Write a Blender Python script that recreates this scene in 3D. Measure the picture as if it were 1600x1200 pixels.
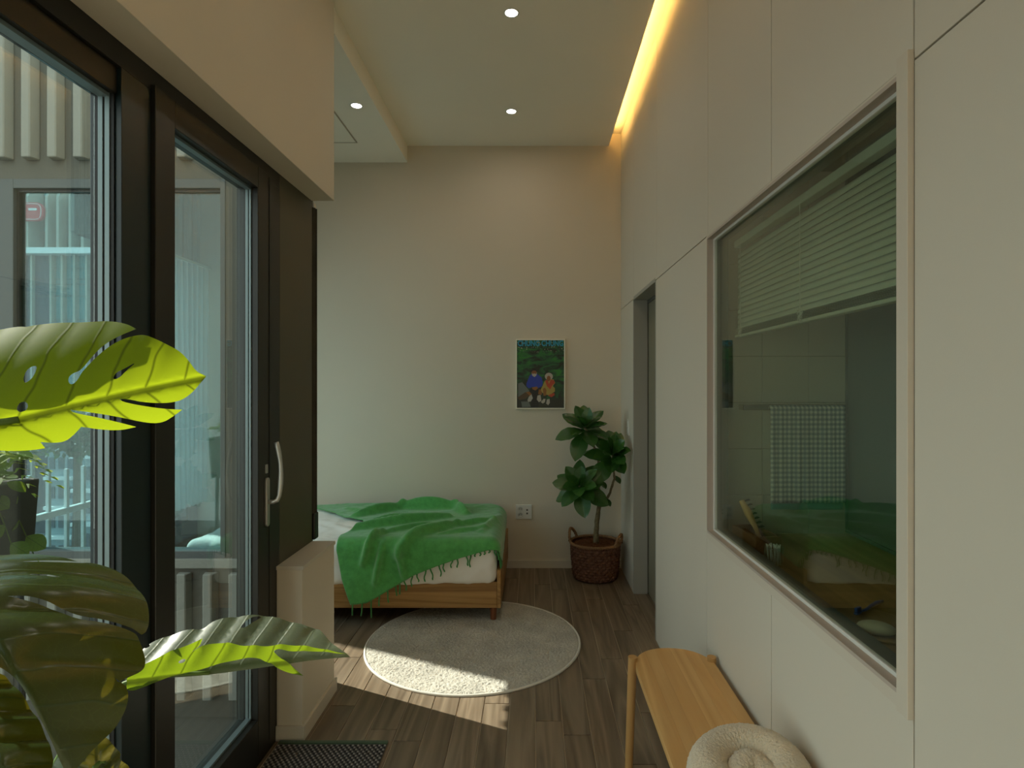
import bpy, bmesh, math, random
from mathutils import Vector, Matrix, noise
from mathutils.geometry import delaunay_2d_cdt

rng = random.Random(7)
scene = bpy.context.scene
COL = scene.collection
for o in list(bpy.data.objects):
    bpy.data.objects.remove(o)

# ------------------------------------------------------------------ camera
F = 925.0            # focal length in pixels of the 1600 px wide frame
VX, VY = 833.0, 601.0
EYE = 1.5
cam_d = bpy.data.cameras.new('camera')
cam_d.sensor_width = 36.0
cam_d.lens = 36.0 * F / 1600.0
cam_d.shift_x = -(VX - 800.0) / 1600.0
cam_d.shift_y = (VY - 600.0) / 1600.0
cam_d.clip_start = 0.02
cam_d.clip_end = 400
cam = bpy.data.objects.new('camera', cam_d)
cam.location = (0, 0, EYE)
cam.rotation_euler = (math.pi / 2, 0, 0)
COL.objects.link(cam)
scene.camera = cam

# ------------------------------------------------------------------ exposure, world, sun
vs = scene.view_settings
scene.display_settings.display_device = 'sRGB'
vs.view_transform = 'Standard'
vs.look = 'None'
vs.exposure = 0.22
vs.gamma = 1.0
vs.use_curve_mapping = False

world = bpy.data.worlds.new('sky')
scene.world = world
world.use_nodes = True
wn = world.node_tree.nodes
wl = world.node_tree.links
wn.clear()
w_out = wn.new('ShaderNodeOutputWorld')
w_bg = wn.new('ShaderNodeBackground')
w_tc = wn.new('ShaderNodeTexCoord')
w_sep = wn.new('ShaderNodeSeparateXYZ')
w_rmp = wn.new('ShaderNodeValToRGB')
w_rmp.color_ramp.elements[0].position = 0.0
w_rmp.color_ramp.elements[0].color = (0.86, 0.93, 0.88, 1)
w_rmp.color_ramp.elements[1].position = 0.8
w_rmp.color_ramp.elements[1].color = (0.74, 0.86, 0.88, 1)
wl.new(w_tc.outputs['Generated'], w_sep.inputs[0])
wl.new(w_sep.outputs['Z'], w_rmp.inputs[0])
wl.new(w_rmp.outputs[0], w_bg.inputs[0])
w_bg.inputs[1].default_value = 2.1
wl.new(w_bg.outputs[0], w_out.inputs[0])

SUN_EL = math.radians(38.4)
SUN_H = Vector((-0.905, 0.425, 0)).normalized()
SUN_DIR = Vector((SUN_H.x * math.cos(SUN_EL), SUN_H.y * math.cos(SUN_EL), math.sin(SUN_EL)))
sun_d = bpy.data.lights.new('sun', 'SUN')
sun_d.energy = 9.6
sun_d.angle = math.radians(0.35)
sun_d.color = (1.0, 0.93, 0.80)
sun = bpy.data.objects.new('sun', sun_d)
sun.rotation_euler = SUN_DIR.to_track_quat('Z', 'Y').to_euler()
sun.location = (-6, 6, 8)
COL.objects.link(sun)

scene.cycles.max_bounces = 12
scene.cycles.diffuse_bounces = 6
scene.cycles.glossy_bounces = 6
scene.cycles.transmission_bounces = 8
scene.cycles.transparent_max_bounces = 24
scene.cycles.caustics_reflective = False
scene.cycles.caustics_refractive = False
scene.cycles.sample_clamp_indirect = 4.0

# ------------------------------------------------------------------ helpers
def tag(o, label=None, cat=None, group=None, kind=None):
    if label: o['label'] = label
    if cat: o['category'] = cat
    if group: o['group'] = group
    if kind: o['kind'] = kind
    return o

def pix(px, py, y):
    """point at depth y that the photograph shows at (px, py)"""
    return Vector(((px - VX) * y / F, y, EYE - (py - VY) * y / F))

def smooth(me, on=True):
    me.polygons.foreach_set('use_smooth', [on] * len(me.polygons))

def link(name, me, mat=None, parent=None, loc=None):
    o = bpy.data.objects.new(name, me)
    COL.objects.link(o)
    if mat is not None and len(me.materials) == 0:
        me.materials.append(mat)
    if parent is not None:
        o.parent = parent
    if loc is not None:
        o.location = loc
    return o

def empty(name, loc=(0, 0, 0), rz=0.0):
    o = bpy.data.objects.new(name, None)
    o.empty_display_size = 0.1
    o.location = loc
    o.rotation_euler = (0, 0, rz)
    COL.objects.link(o)
    return o

class MB:
    """collects pieces of one mesh"""
    def __init__(s):
        s.v = []; s.f = []; s.uv = {}
    def add(s, vs, fs):
        n = len(s.v)
        s.v += [tuple(p) for p in vs]
        s.f += [tuple(i + n for i in f) for f in fs]
        return s
    def box(s, x0, x1, y0, y1, z0, z1):
        return s.add([(x0,y0,z0),(x1,y0,z0),(x1,y1,z0),(x0,y1,z0),(x0,y0,z1),(x1,y0,z1),(x1,y1,z1),(x0,y1,z1)],
                     [(0,3,2,1),(4,5,6,7),(0,1,5,4),(1,2,6,5),(2,3,7,6),(3,0,4,7)])
    def prism(s, pts, axis, a0, a1):
        """2D polygon extruded along an axis: 'y' uses (x,z), 'x' uses (y,z), 'z' uses (x,y)"""
        def P(p, a):
            return {'y': (p[0], a, p[1]), 'x': (a, p[0], p[1]), 'z': (p[0], p[1], a)}[axis]
        n = len(pts)
        vs = [P(p, a0) for p in pts] + [P(p, a1) for p in pts]
        fs = [tuple(range(n))[::-1], tuple(range(n, 2 * n))]
        fs += [(i, (i + 1) % n, n + (i + 1) % n, n + i) for i in range(n)]
        return s.add(vs, fs)
    def tube(s, pts, r, sides=8, caps=True):
        pts = [Vector(p) for p in pts]
        n = len(pts)
        rs = r if isinstance(r, (list, tuple)) else [r] * n
        up = None
        vs = []; fs = []
        for i, p in enumerate(pts):
            t = (pts[min(i + 1, n - 1)] - pts[max(i - 1, 0)])
            if t.length < 1e-9: t = Vector((0, 0, 1))
            t.normalize()
            if up is None:
                up = Vector((0, 0, 1)) if abs(t.z) < 0.9 else Vector((1, 0, 0))
            a = (up - t * up.dot(t))
            if a.length < 1e-6: a = t.orthogonal()
            a.normalize(); b = t.cross(a); up = a
            for k in range(sides):
                th = 2 * math.pi * k / sides
                vs.append(p + (a * math.cos(th) + b * math.sin(th)) * rs[i])
        for i in range(n - 1):
            for k in range(sides):
                k2 = (k + 1) % sides
                fs.append((i * sides + k, i * sides + k2, (i + 1) * sides + k2, (i + 1) * sides + k))
        if caps:
            fs.append(tuple(range(sides))[::-1])
            fs.append(tuple((n - 1) * sides + k for k in range(sides)))
        return s.add(vs, fs)
    def lathe(s, prof, c=(0, 0, 0), seg=32, axis='z'):
        vs = []; fs = []
        n = len(prof)
        for k in range(seg):
            th = 2 * math.pi * k / seg
            for r, h in prof:
                q = {'z': (r * math.cos(th), r * math.sin(th), h), 'y': (r * math.cos(th), h, r * math.sin(th)),
                     'x': (h, r * math.cos(th), r * math.sin(th))}[axis]
                vs.append((c[0] + q[0], c[1] + q[1], c[2] + q[2]))
        for k in range(seg):
            k2 = (k + 1) % seg
            for i in range(n - 1):
                fs.append((k * n + i, k2 * n + i, k2 * n + i + 1, k * n + i + 1))
        return s.add(vs, fs)
    def build(s, name, mat, parent=None, bevel=0.0, seg=2, sm=False, loc=None):
        me = bpy.data.meshes.new(name)
        me.from_pydata(s.v, [], s.f)
        bm = bmesh.new(); bm.from_mesh(me)
        bmesh.ops.recalc_face_normals(bm, faces=bm.faces)
        if bevel > 0:
            es = [e for e in bm.edges if len(e.link_faces) == 2 and e.calc_face_angle(0) > 0.5]
            bmesh.ops.bevel(bm, geom=es, offset=bevel, segments=seg, profile=0.5, affect='EDGES')
        bm.to_mesh(me); bm.free()
        smooth(me, sm)
        if bevel > 0 and not sm:
            smooth(me, False)
        return link(name, me, mat, parent, loc)

def box(name, x0, x1, y0, y1, z0, z1, mat, parent=None, bevel=0.0, seg=2):
    return MB().box(x0, x1, y0, y1, z0, z1).build(name, mat, parent, bevel, seg)

def text_mesh(body, size, extrude=0.0, offset=0.0, bold=True):
    cu = bpy.data.curves.new('t', 'FONT')
    cu.body = body; cu.size = size; cu.extrude = extrude; cu.offset = offset
    cu.align_x = 'CENTER'; cu.align_y = 'CENTER'; cu.resolution_u = 3
    o = bpy.data.objects.new('t', cu); COL.objects.link(o)
    dg = bpy.context.evaluated_depsgraph_get()
    me = bpy.data.meshes.new_from_object(o.evaluated_get(dg))
    bpy.data.objects.remove(o); bpy.data.curves.remove(cu)
    return me

# ------------------------------------------------------------------ materials
def new_mat(name):
    m = bpy.data.materials.new(name); m.use_nodes = True
    nt = m.node_tree
    return m, nt, nt.nodes, nt.links, nt.nodes['Principled BSDF']

def paint(name, col, rough=0.75, bump=0.02, scale=350, var=0.03, spec=0.25, metallic=0.0):
    m, nt, N, L, B = new_mat(name)
    B.inputs['Roughness'].default_value = rough
    B.inputs['Specular IOR Level'].default_value = spec
    B.inputs['Metallic'].default_value = metallic
    geo = N.new('ShaderNodeNewGeometry')
    n1 = N.new('ShaderNodeTexNoise'); n1.inputs['Scale'].default_value = 2.2; n1.inputs['Detail'].default_value = 3
    L.new(geo.outputs['Position'], n1.inputs['Vector'])
    mx = N.new('ShaderNodeMix'); mx.data_type = 'RGBA'
    c = Vector(col)
    mx.inputs['A'].default_value = (*(c * (1 - var)), 1)
    mx.inputs['B'].default_value = (*(c * (1 + var)), 1)
    L.new(n1.outputs['Fac'], mx.inputs['Factor'])
    L.new(mx.outputs['Result'], B.inputs['Base Color'])
    if bump > 0:
        n2 = N.new('ShaderNodeTexNoise'); n2.inputs['Scale'].default_value = scale; n2.inputs['Detail'].default_value = 2
        L.new(geo.outputs['Position'], n2.inputs['Vector'])
        b = N.new('ShaderNodeBump'); b.inputs['Strength'].default_value = bump * 10; b.inputs['Distance'].default_value = 0.001
        L.new(n2.outputs['Fac'], b.inputs['Height'])
        L.new(b.outputs['Normal'], B.inputs['Normal'])
    return m

def wood(name, dark, light, axis='X', scale=1.0, rough=0.45, grain=26, ring=True, rnd=0.0, spec=0.35):
    m, nt, N, L, B = new_mat(name)
    geo = N.new('ShaderNodeNewGeometry'); oi = N.new('ShaderNodeObjectInfo')
    mp = N.new('ShaderNodeMapping')
    sc = {'X': (0.055, 1, 1), 'Y': (1, 0.055, 1), 'Z': (1, 1, 0.055)}[axis]
    mp.inputs['Scale'].default_value = [q * scale for q in sc]
    cmb = N.new('ShaderNodeCombineXYZ')
    mul = N.new('ShaderNodeMath'); mul.operation = 'MULTIPLY'; mul.inputs[1].default_value = 37.0
    L.new(oi.outputs['Random'], mul.inputs[0])
    for k in range(3): L.new(mul.outputs[0], cmb.inputs[k])
    add = N.new('ShaderNodeVectorMath'); add.operation = 'ADD'
    L.new(geo.outputs['Position'], mp.inputs['Vector'])
    L.new(mp.outputs[0], add.inputs[0]); L.new(cmb.outputs[0], add.inputs[1])
    n1 = N.new('ShaderNodeTexNoise'); n1.inputs['Scale'].default_value = grain; n1.inputs['Detail'].default_value = 5
    n1.inputs['Roughness'].default_value = 0.65; n1.inputs['Distortion'].default_value = 0.6
    n2 = N.new('ShaderNodeTexNoise'); n2.inputs['Scale'].default_value = grain * 0.28; n2.inputs['Detail'].default_value = 2
    n2.inputs['Distortion'].default_value = 1.5
    L.new(add.outputs[0], n1.inputs['Vector']); L.new(add.outputs[0], n2.inputs['Vector'])
    sm = N.new('ShaderNodeMath'); sm.operation = 'MULTIPLY'; sm.inputs[1].default_value = 9.0
    fr = N.new('ShaderNodeMath'); fr.operation = 'PINGPONG'; fr.inputs[1].default_value = 1.0
    L.new(n2.outputs['Fac'], sm.inputs[0]); L.new(sm.outputs[0], fr.inputs[0])
    mx = N.new('ShaderNodeMix'); mx.data_type = 'FLOAT'; mx.inputs['Factor'].default_value = 0.35 if ring else 0.1
    L.new(n1.outputs['Fac'], mx.inputs['A']); L.new(fr.outputs[0], mx.inputs['B'])
    rp = N.new('ShaderNodeValToRGB')
    rp.color_ramp.elements[0].position = 0.28; rp.color_ramp.elements[0].color = (*dark, 1)
    rp.color_ramp.elements[1].position = 0.72; rp.color_ramp.elements[1].color = (*light, 1)
    L.new(mx.outputs['Result'], rp.inputs[0])
    hs = N.new('ShaderNodeHueSaturation')
    if rnd > 0:
        mr = N.new('ShaderNodeMapRange'); mr.inputs['To Min'].default_value = 1 - rnd; mr.inputs['To Max'].default_value = 1 + rnd
        L.new(oi.outputs['Random'], mr.inputs['Value']); L.new(mr.outputs[0], hs.inputs['Value'])
    L.new(rp.outputs[0], hs.inputs['Color']); L.new(hs.outputs[0], B.inputs['Base Color'])
    B.inputs['Roughness'].default_value = rough
    B.inputs['Specular IOR Level'].default_value = spec
    b = N.new('ShaderNodeBump'); b.inputs['Strength'].default_value = 0.25; b.inputs['Distance'].default_value = 0.0006
    L.new(n1.outputs['Fac'], b.inputs['Height']); L.new(b.outputs['Normal'], B.inputs['Normal'])
    return m

def fabric(name, col, scale=260, bump=0.6, rough=0.95, var=0.12, sheen=0.3, vscale=9, weave=False, dist=0.002):
    m, nt, N, L, B = new_mat(name)
    geo = N.new('ShaderNodeNewGeometry')
    n1 = N.new('ShaderNodeTexNoise'); n1.inputs['Scale'].default_value = vscale; n1.inputs['Detail'].default_value = 4
    L.new(geo.outputs['Position'], n1.inputs['Vector'])
    n2 = N.new('ShaderNodeTexNoise'); n2.inputs['Scale'].default_value = scale; n2.inputs['Detail'].default_value = 3
    L.new(geo.outputs['Position'], n2.inputs['Vector'])
    ad = N.new('ShaderNodeMath'); ad.operation = 'ADD'
    L.new(n1.outputs['Fac'], ad.inputs[0]); L.new(n2.outputs['Fac'], ad.inputs[1])
    mr = N.new('ShaderNodeMapRange'); mr.inputs['From Min'].default_value = 0.7; mr.inputs['From Max'].default_value = 1.3
    L.new(ad.outputs[0], mr.inputs['Value'])
    mx = N.new('ShaderNodeMix'); mx.data_type = 'RGBA'
    c = Vector(col)
    mx.inputs['A'].default_value = (*(c * (1 - var)), 1); mx.inputs['B'].default_value = (*(c * (1 + var)), 1)
    L.new(mr.outputs[0], mx.inputs['Factor']); L.new(mx.outputs['Result'], B.inputs['Base Color'])
    B.inputs['Roughness'].default_value = rough
    B.inputs['Specular IOR Level'].default_value = 0.1
    B.inputs['Sheen Weight'].default_value = sheen
    B.inputs['Sheen Roughness'].default_value = 0.5
    b = N.new('ShaderNodeBump'); b.inputs['Strength'].default_value = bump; b.inputs['Distance'].default_value = dist
    L.new(n2.outputs['Fac'], b.inputs['Height']); L.new(b.outputs['Normal'], B.inputs['Normal'])
    return m

def plain(name, col, rough=0.5, metallic=0.0, spec=0.5, emit=None, estr=0.0):
    m, nt, N, L, B = new_mat(name)
    B.inputs['Base Color'].default_value = (*col, 1)
    B.inputs['Roughness'].default_value = rough
    B.inputs['Metallic'].default_value = metallic
    B.inputs['Specular IOR Level'].default_value = spec
    if emit:
        B.inputs['Emission Color'].default_value = (*emit, 1); B.inputs['Emission Strength'].default_value = estr
    return m

def glass(name, tint, f0, rough=0.0):
    """flat pane: Schlick reflection over tinted clear glass, the same from both sides"""
    m = bpy.data.materials.new(name); m.use_nodes = True
    nt = m.node_tree; N = nt.nodes; L = nt.links; N.clear()
    out = N.new('ShaderNodeOutputMaterial'); mix = N.new('ShaderNodeMixShader')
    tr = N.new('ShaderNodeBsdfTransparent'); tr.inputs[0].default_value = (*tint, 1)
    gl = N.new('ShaderNodeBsdfGlossy'); gl.inputs['Roughness'].default_value = rough
    gl.inputs['Color'].default_value = (0.95, 1, 0.98, 1)
    geo = N.new('ShaderNodeNewGeometry')
    dot = N.new('ShaderNodeVectorMath'); dot.operation = 'DOT_PRODUCT'
    L.new(geo.outputs['Incoming'], dot.inputs[0]); L.new(geo.outputs['True Normal'], dot.inputs[1])
    ab = N.new('ShaderNodeMath'); ab.operation = 'ABSOLUTE'; L.new(dot.outputs['Value'], ab.inputs[0])
    om = N.new('ShaderNodeMath'); om.operation = 'SUBTRACT'; om.inputs[0].default_value = 1.0; L.new(ab.outputs[0], om.inputs[1])
    pw = N.new('ShaderNodeMath'); pw.operation = 'POWER'; pw.inputs[1].default_value = 5.0; L.new(om.outputs[0], pw.inputs[0])
    ma = N.new('ShaderNodeMath'); ma.operation = 'MULTIPLY_ADD'; ma.inputs[1].default_value = 1 - f0; ma.inputs[2].default_value = f0
    L.new(pw.outputs[0], ma.inputs[0])
    L.new(ma.outputs[0], mix.inputs[0]); L.new(tr.outputs[0], mix.inputs[1]); L.new(gl.outputs[0], mix.inputs[2])
    L.new(mix.outputs[0], out.inputs[0])
    return m

def leaf_mat(name, col, trans, vein, tw=0.5, rough=0.35, veins=9.0, vstr=0.5, spec=0.4):
    """leaf with a midrib and lateral veins drawn from its own uv (u along, v across)"""
    m, nt, N, L, B = new_mat(name)
    out = N['Material Output']
    uv = N.new('ShaderNodeUVMap'); uv.uv_map = 'leaf'
    sep = N.new('ShaderNodeSeparateXYZ'); L.new(uv.outputs[0], sep.inputs[0])
    av = N.new('ShaderNodeMath'); av.operation = 'ABSOLUTE'; L.new(sep.outputs['Y'], av.inputs[0])
    # lateral veins: lines where (u - 0.55*v) * veins is whole
    k = N.new('ShaderNodeMath'); k.operation = 'MULTIPLY_ADD'; k.inputs[1].default_value = -0.55
    L.new(av.outputs[0], k.inputs[0]); L.new(sep.outputs['X'], k.inputs[2])
    wob = N.new('ShaderNodeTexNoise'); wob.inputs['Scale'].default_value = 5.0; wob.inputs['Detail'].default_value = 1.0
    L.new(uv.outputs[0], wob.inputs['Vector'])
    k2 = N.new('ShaderNodeMath'); k2.operation = 'MULTIPLY_ADD'; k2.inputs[1].default_value = 0.05
    L.new(wob.outputs['Fac'], k2.inputs[0]); L.new(k.outputs[0], k2.inputs[2])
    s = N.new('ShaderNodeMath'); s.operation = 'MULTIPLY'; s.inputs[1].default_value = veins; L.new(k2.outputs[0], s.inputs[0])
    f = N.new('ShaderNodeMath'); f.operation = 'PINGPONG'; f.inputs[1].default_value = 0.5; L.new(s.outputs[0], f.inputs[0])
    l1 = N.new('ShaderNodeMapRange'); l1.inputs['From Min'].default_value = 0.0; l1.inputs['From Max'].default_value = 0.06
    l1.inputs['To Min'].default_value = 1; l1.inputs['To Max'].default_value = 0; L.new(f.outputs[0], l1.inputs['Value'])
    l2 = N.new('ShaderNodeMapRange'); l2.inputs['From Min'].default_value = 0.008; l2.inputs['From Max'].default_value = 0.02
    l2.inputs['To Min'].default_value = 1; l2.inputs['To Max'].default_value = 0; L.new(av.outputs[0], l2.inputs['Value'])
    mxv = N.new('ShaderNodeMath'); mxv.operation = 'MAXIMUM'; L.new(l1.outputs[0], mxv.inputs[0]); L.new(l2.outputs[0], mxv.inputs[1])
    # fine net between the veins
    vo = N.new('ShaderNodeTexVoronoi'); vo.feature = 'DISTANCE_TO_EDGE'; vo.inputs['Scale'].default_value = veins * 4
    L.new(uv.outputs[0], vo.inputs['Vector'])
    l3 = N.new('ShaderNodeMapRange'); l3.inputs['From Max'].default_value = 0.05; l3.inputs['To Min'].default_value = 0.35; l3.inputs['To Max'].default_value = 0
    L.new(vo.outputs['Distance'], l3.inputs['Value'])
    mv = N.new('ShaderNodeMath'); mv.operation = 'MAXIMUM'; L.new(mxv.outputs[0], mv.inputs[0]); L.new(l3.outputs[0], mv.inputs[1])
    vs_ = N.new('ShaderNodeMath'); vs_.operation = 'MULTIPLY'; vs_.inputs[1].default_value = vstr; L.new(mv.outputs[0], vs_.inputs[0])
    geo = N.new('ShaderNodeNewGeometry'); oi = N.new('ShaderNodeObjectInfo')
    nz = N.new('ShaderNodeTexNoise'); nz.inputs['Scale'].default_value = 14; L.new(geo.outputs['Position'], nz.inputs['Vector'])
    hs = N.new('ShaderNodeHueSaturation'); hs.inputs['Color'].default_value = (*col, 1)
    ad = N.new('ShaderNodeMath'); ad.operation = 'ADD'; L.new(nz.outputs['Fac'], ad.inputs[0]); L.new(oi.outputs['Random'], ad.inputs[1])
    mr = N.new('ShaderNodeMapRange'); mr.inputs['From Max'].default_value = 2; mr.inputs['To Min'].default_value = 0.7; mr.inputs['To Max'].default_value = 1.3
    L.new(ad.outputs[0], mr.inputs['Value']); L.new(mr.outputs[0], hs.inputs['Value'])
    c1 = N.new('ShaderNodeMix'); c1.data_type = 'RGBA'; c1.inputs['B'].default_value = (*vein, 1)
    L.new(vs_.outputs[0], c1.inputs['Factor']); L.new(hs.outputs[0], c1.inputs['A']); L.new(c1.outputs['Result'], B.inputs['Base Color'])
    B.inputs['Roughness'].default_value = rough; B.inputs['Specular IOR Level'].default_value = spec
    bp = N.new('ShaderNodeBump'); bp.inputs['Strength'].default_value = 0.25; bp.inputs['Distance'].default_value = 0.0012
    L.new(mxv.outputs[0], bp.inputs['Height']); L.new(bp.outputs[0], B.inputs['Normal'])
    t = N.new('ShaderNodeBsdfTranslucent')
    c2 = N.new('ShaderNodeMix'); c2.data_type = 'RGBA'; c2.inputs['A'].default_value = (*trans, 1)
    c2.inputs['B'].default_value = (*[q * 0.30 for q in trans], 1)
    L.new(mxv.outputs[0], c2.inputs['Factor']); L.new(c2.outputs['Result'], t.inputs['Color'])
    mix = N.new('ShaderNodeMixShader'); mix.inputs[0].default_value = tw
    L.new(B.outputs[0], mix.inputs[1]); L.new(t.outputs[0], mix.inputs[2]); L.new(mix.outputs[0], out.inputs[0])
    return m

M = {}
M['wall'] = paint('wall_paint', (0.66, 0.59, 0.475), 0.8, 0.02)
M['panel'] = paint('panel_film', (0.63, 0.585, 0.495), 0.55, 0.015, var=0.012, spec=0.3)
M['casing'] = paint('casing_film', (0.61, 0.555, 0.465), 0.5, 0.01)
M['reveal'] = paint('reveal_film', (0.47, 0.40, 0.34), 0.5, 0.01)
M['ceiling'] = paint('ceiling_paint', (0.90, 0.845, 0.72), 0.9, 0.01)
M['gap'] = plain('dark_joint', (0.10, 0.095, 0.08), 0.9)
M['grout'] = paint('floor_grout', (0.46, 0.38, 0.29), 0.9, 0.02)
M['plank'] = wood('floor_plank', (0.120, 0.083, 0.052), (0.245, 0.182, 0.122), 'Y', 1.0, 0.40, 22, rnd=0.13, spec=0.4)
M['oak'] = wood('oak_bed', (0.27, 0.135, 0.040), (0.46, 0.255, 0.085), 'X', 1.0, 0.5, 30)
M['oak_y'] = wood('oak_bed_end', (0.27, 0.135, 0.040), (0.46, 0.255, 0.085), 'Y', 1.0, 0.5, 30)
M['leg_red'] = wood('bed_leg_wood', (0.13, 0.045, 0.02), (0.24, 0.085, 0.035), 'Z', 1.0, 0.5, 30)
M['bench'] = wood('bench_wood', (0.54, 0.30, 0.10), (0.68, 0.42, 0.165), 'Y', 1.0, 0.5, 14, rnd=0.10)
M['bench_leg'] = wood('bench_leg_wood', (0.40, 0.22, 0.075), (0.52, 0.30, 0.11), 'Z', 1.0, 0.5, 20)
M['frame'] = paint('bronze_frame', (0.0115, 0.0105, 0.0075), 0.42, 0.01, 600, 0.05, 0.5)
M['frame_w'] = paint('bronze_panel', (0.070, 0.060, 0.030), 0.45, 0.01, 600, 0.05, 0.5)
M['mullion'] = paint('mullion_sky_teal', (0.005, 0.015, 0.017), 0.35, 0.01, 600, 0.05, 0.5)  # teal of the reflected sky is put into the base colour
M['frame_g'] = paint('grey_frame', (0.085, 0.10, 0.10), 0.5, 0.01, 600)
M['bead'] = plain('aluminium_bead', (0.20, 0.26, 0.27), 0.4, 0.4)
M['gasket'] = plain('black_gasket', (0.008, 0.008, 0.008), 0.6)
M['steel'] = plain('satin_steel', (0.50, 0.49, 0.45), 0.38, 0.75)
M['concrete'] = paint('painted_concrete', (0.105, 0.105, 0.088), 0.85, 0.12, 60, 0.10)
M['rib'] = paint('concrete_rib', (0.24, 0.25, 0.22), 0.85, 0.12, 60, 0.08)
M['white'] = paint('white_plastic', (0.68, 0.67, 0.62), 0.4, 0.0)
M['white_metal'] = paint('white_metal', (0.75, 0.76, 0.73), 0.45, 0.0)
M['glass'] = glass('door_glass', (0.93, 0.955, 0.94), 0.100)
M['glass_b'] = glass('bath_glass', (0.83, 0.88, 0.80), 0.060)
M['glass_c'] = glass('outer_glass', (0.91, 0.955, 0.96), 0.03)
M['glass_d'] = glass('alcove_glass', (0.62, 0.80, 0.84), 0.05)
M['sheet'] = fabric('white_sheet', (0.88, 0.835, 0.77), 420, 0.12, var=0.03, sheen=0.15)
M['throw'] = fabric('green_wool', (0.092, 0.355, 0.092), 330, 0.55, var=0.20, sheen=0.5, vscale=30)
M['tassel'] = fabric('green_tassel', (0.060, 0.26, 0.065), 500, 0.3, var=0.15, sheen=0.3)
M['rug'] = fabric('rug_pile', (0.54, 0.495, 0.415), 210, 0.9, var=0.22, sheen=0.3, vscale=7, dist=0.006)
M['rug_rim'] = fabric('rug_binding', (0.66, 0.62, 0.54), 300, 0.3, var=0.05)
M['mat_black'] = fabric('mat_black', (0.030, 0.026, 0.024), 300, 0.6, var=0.3)
M['mat_white'] = fabric('mat_knot', (0.30, 0.265, 0.235), 300, 0.4, var=0.15)
M['mat_green'] = fabric('mat_border', (0.050, 0.085, 0.045), 300, 0.6, var=0.2)
M['boucle'] = fabric('boucle', (0.64, 0.545, 0.40), 240, 0.8, var=0.10, sheen=0.4, dist=0.004)
M['basket'] = fabric('woven_rush', (0.135, 0.062, 0.038), 160, 0.5, var=0.45, sheen=0.0, vscale=40)
M['basket_rim'] = fabric('rush_rim', (0.27, 0.145, 0.07), 200, 0.5, var=0.3, sheen=0.0)
M['coir'] = fabric('coir_fibre', (0.17, 0.065, 0.028), 240, 1.0, var=0.5, sheen=0.0)
M['bark'] = fabric('bark', (0.20, 0.155, 0.085), 90, 1.0, var=0.35, sheen=0.0, vscale=30)
M['led'] = plain('led_strip', (0.9, 0.7, 0.4), 0.5, emit=(1.0, 0.58, 0.17), estr=50.0)
M['lamp'] = plain('lamp_diffuser', (1, 1, 1), 0.5, emit=(1.0, 0.96, 0.88), estr=22.0)
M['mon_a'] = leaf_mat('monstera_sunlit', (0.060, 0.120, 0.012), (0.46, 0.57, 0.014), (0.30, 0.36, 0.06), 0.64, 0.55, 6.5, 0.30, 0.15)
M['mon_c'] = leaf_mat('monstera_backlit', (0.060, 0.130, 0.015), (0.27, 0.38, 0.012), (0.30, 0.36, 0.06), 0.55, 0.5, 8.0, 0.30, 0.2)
M['mon_d'] = leaf_mat('monstera_sheen', (0.075, 0.105, 0.055), (0.20, 0.28, 0.012), (0.20, 0.24, 0.12), 0.15, 0.36, 8.0, 0.4, 0.8)  # greyish sky sheen is partly put into the base colour
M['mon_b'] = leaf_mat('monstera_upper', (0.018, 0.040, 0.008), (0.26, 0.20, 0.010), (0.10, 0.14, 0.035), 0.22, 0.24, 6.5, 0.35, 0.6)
M['ficus'] = leaf_mat('tree_leaf', (0.036, 0.115, 0.020), (0.06, 0.20, 0.02), (0.075, 0.17, 0.045), 0.15, 0.27, 13.0, 0.55, 0.7)
M['stem'] = paint('green_stem', (0.09, 0.15, 0.03), 0.5, 0.02)

# ------------------------------------------------------------------ room dimensions
XR = 0.72            # face of the panelled right wall
YB = 4.85            # back wall
YN = -2.0            # wall behind the camera
XL = -2.75           # window wall of the bed alcove
XF = -1.083          # room face of the dark balcony frames
XS = -0.975          # room face of the beam and of the low wall
ZC = 3.456           # main ceiling
ZD = 3.32            # lowered ceiling over the alcove
ZT = 3.60
YP = 2.90            # end of low wall and beam
YE = 2.85            # outer face of the ribbed wall
YI = 3.05            # its inner face
XC = -1.135          # its right end

# ------------------------------------------------------------------ floor
mb = MB().box(XC, XR + 0.01, YN, YB, -0.06, -0.004).box(XL, XC, YI, YB, -0.06, -0.004)
floor = mb.build('floor', M['grout'])
tag(floor, 'brown wood-look plank floor with pale grout lines', 'floor', kind='structure')
PW, PL, G = 0.12, 0.90, 0.0042
full = None
def plank(x0, x1, y0, y1):
    global full
    w, l = x1 - x0, y1 - y0
    if w < 0.012 or l < 0.02: return
    if abs(w - PW) < 1e-6 and abs(l - PL) < 1e-6 and full is not None:
        o = bpy.data.objects.new('plank', full); COL.objects.link(o)
    else:
        o = MB().box(-w / 2 + G / 2, w / 2 - G / 2, -l / 2 + G / 2, l / 2 - G / 2, -0.012, 0).build('plank', M['plank'], None, 0.0008, 1)
        if abs(w - PW) < 1e-6 and abs(l - PL) < 1e-6: full = o.data
    o.location = ((x0 + x1) / 2, (y0 + y1) / 2, 0)
    o.parent = floor
x = XL
i = 0
while x < XR:
    y_lo = YI if x < XC - 0.06 else YN
    off = [0.0, 0.42, 0.18, 0.66, 0.30, 0.78][i % 6] + rng.uniform(-0.05, 0.05)
    x1 = min(x + PW, XR)
    y = y_lo - off
    while y < YB:
        plank(max(x, XL), x1, max(y, y_lo), min(y + PL, YB))
        y += PL
    x += PW; i += 1

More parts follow.
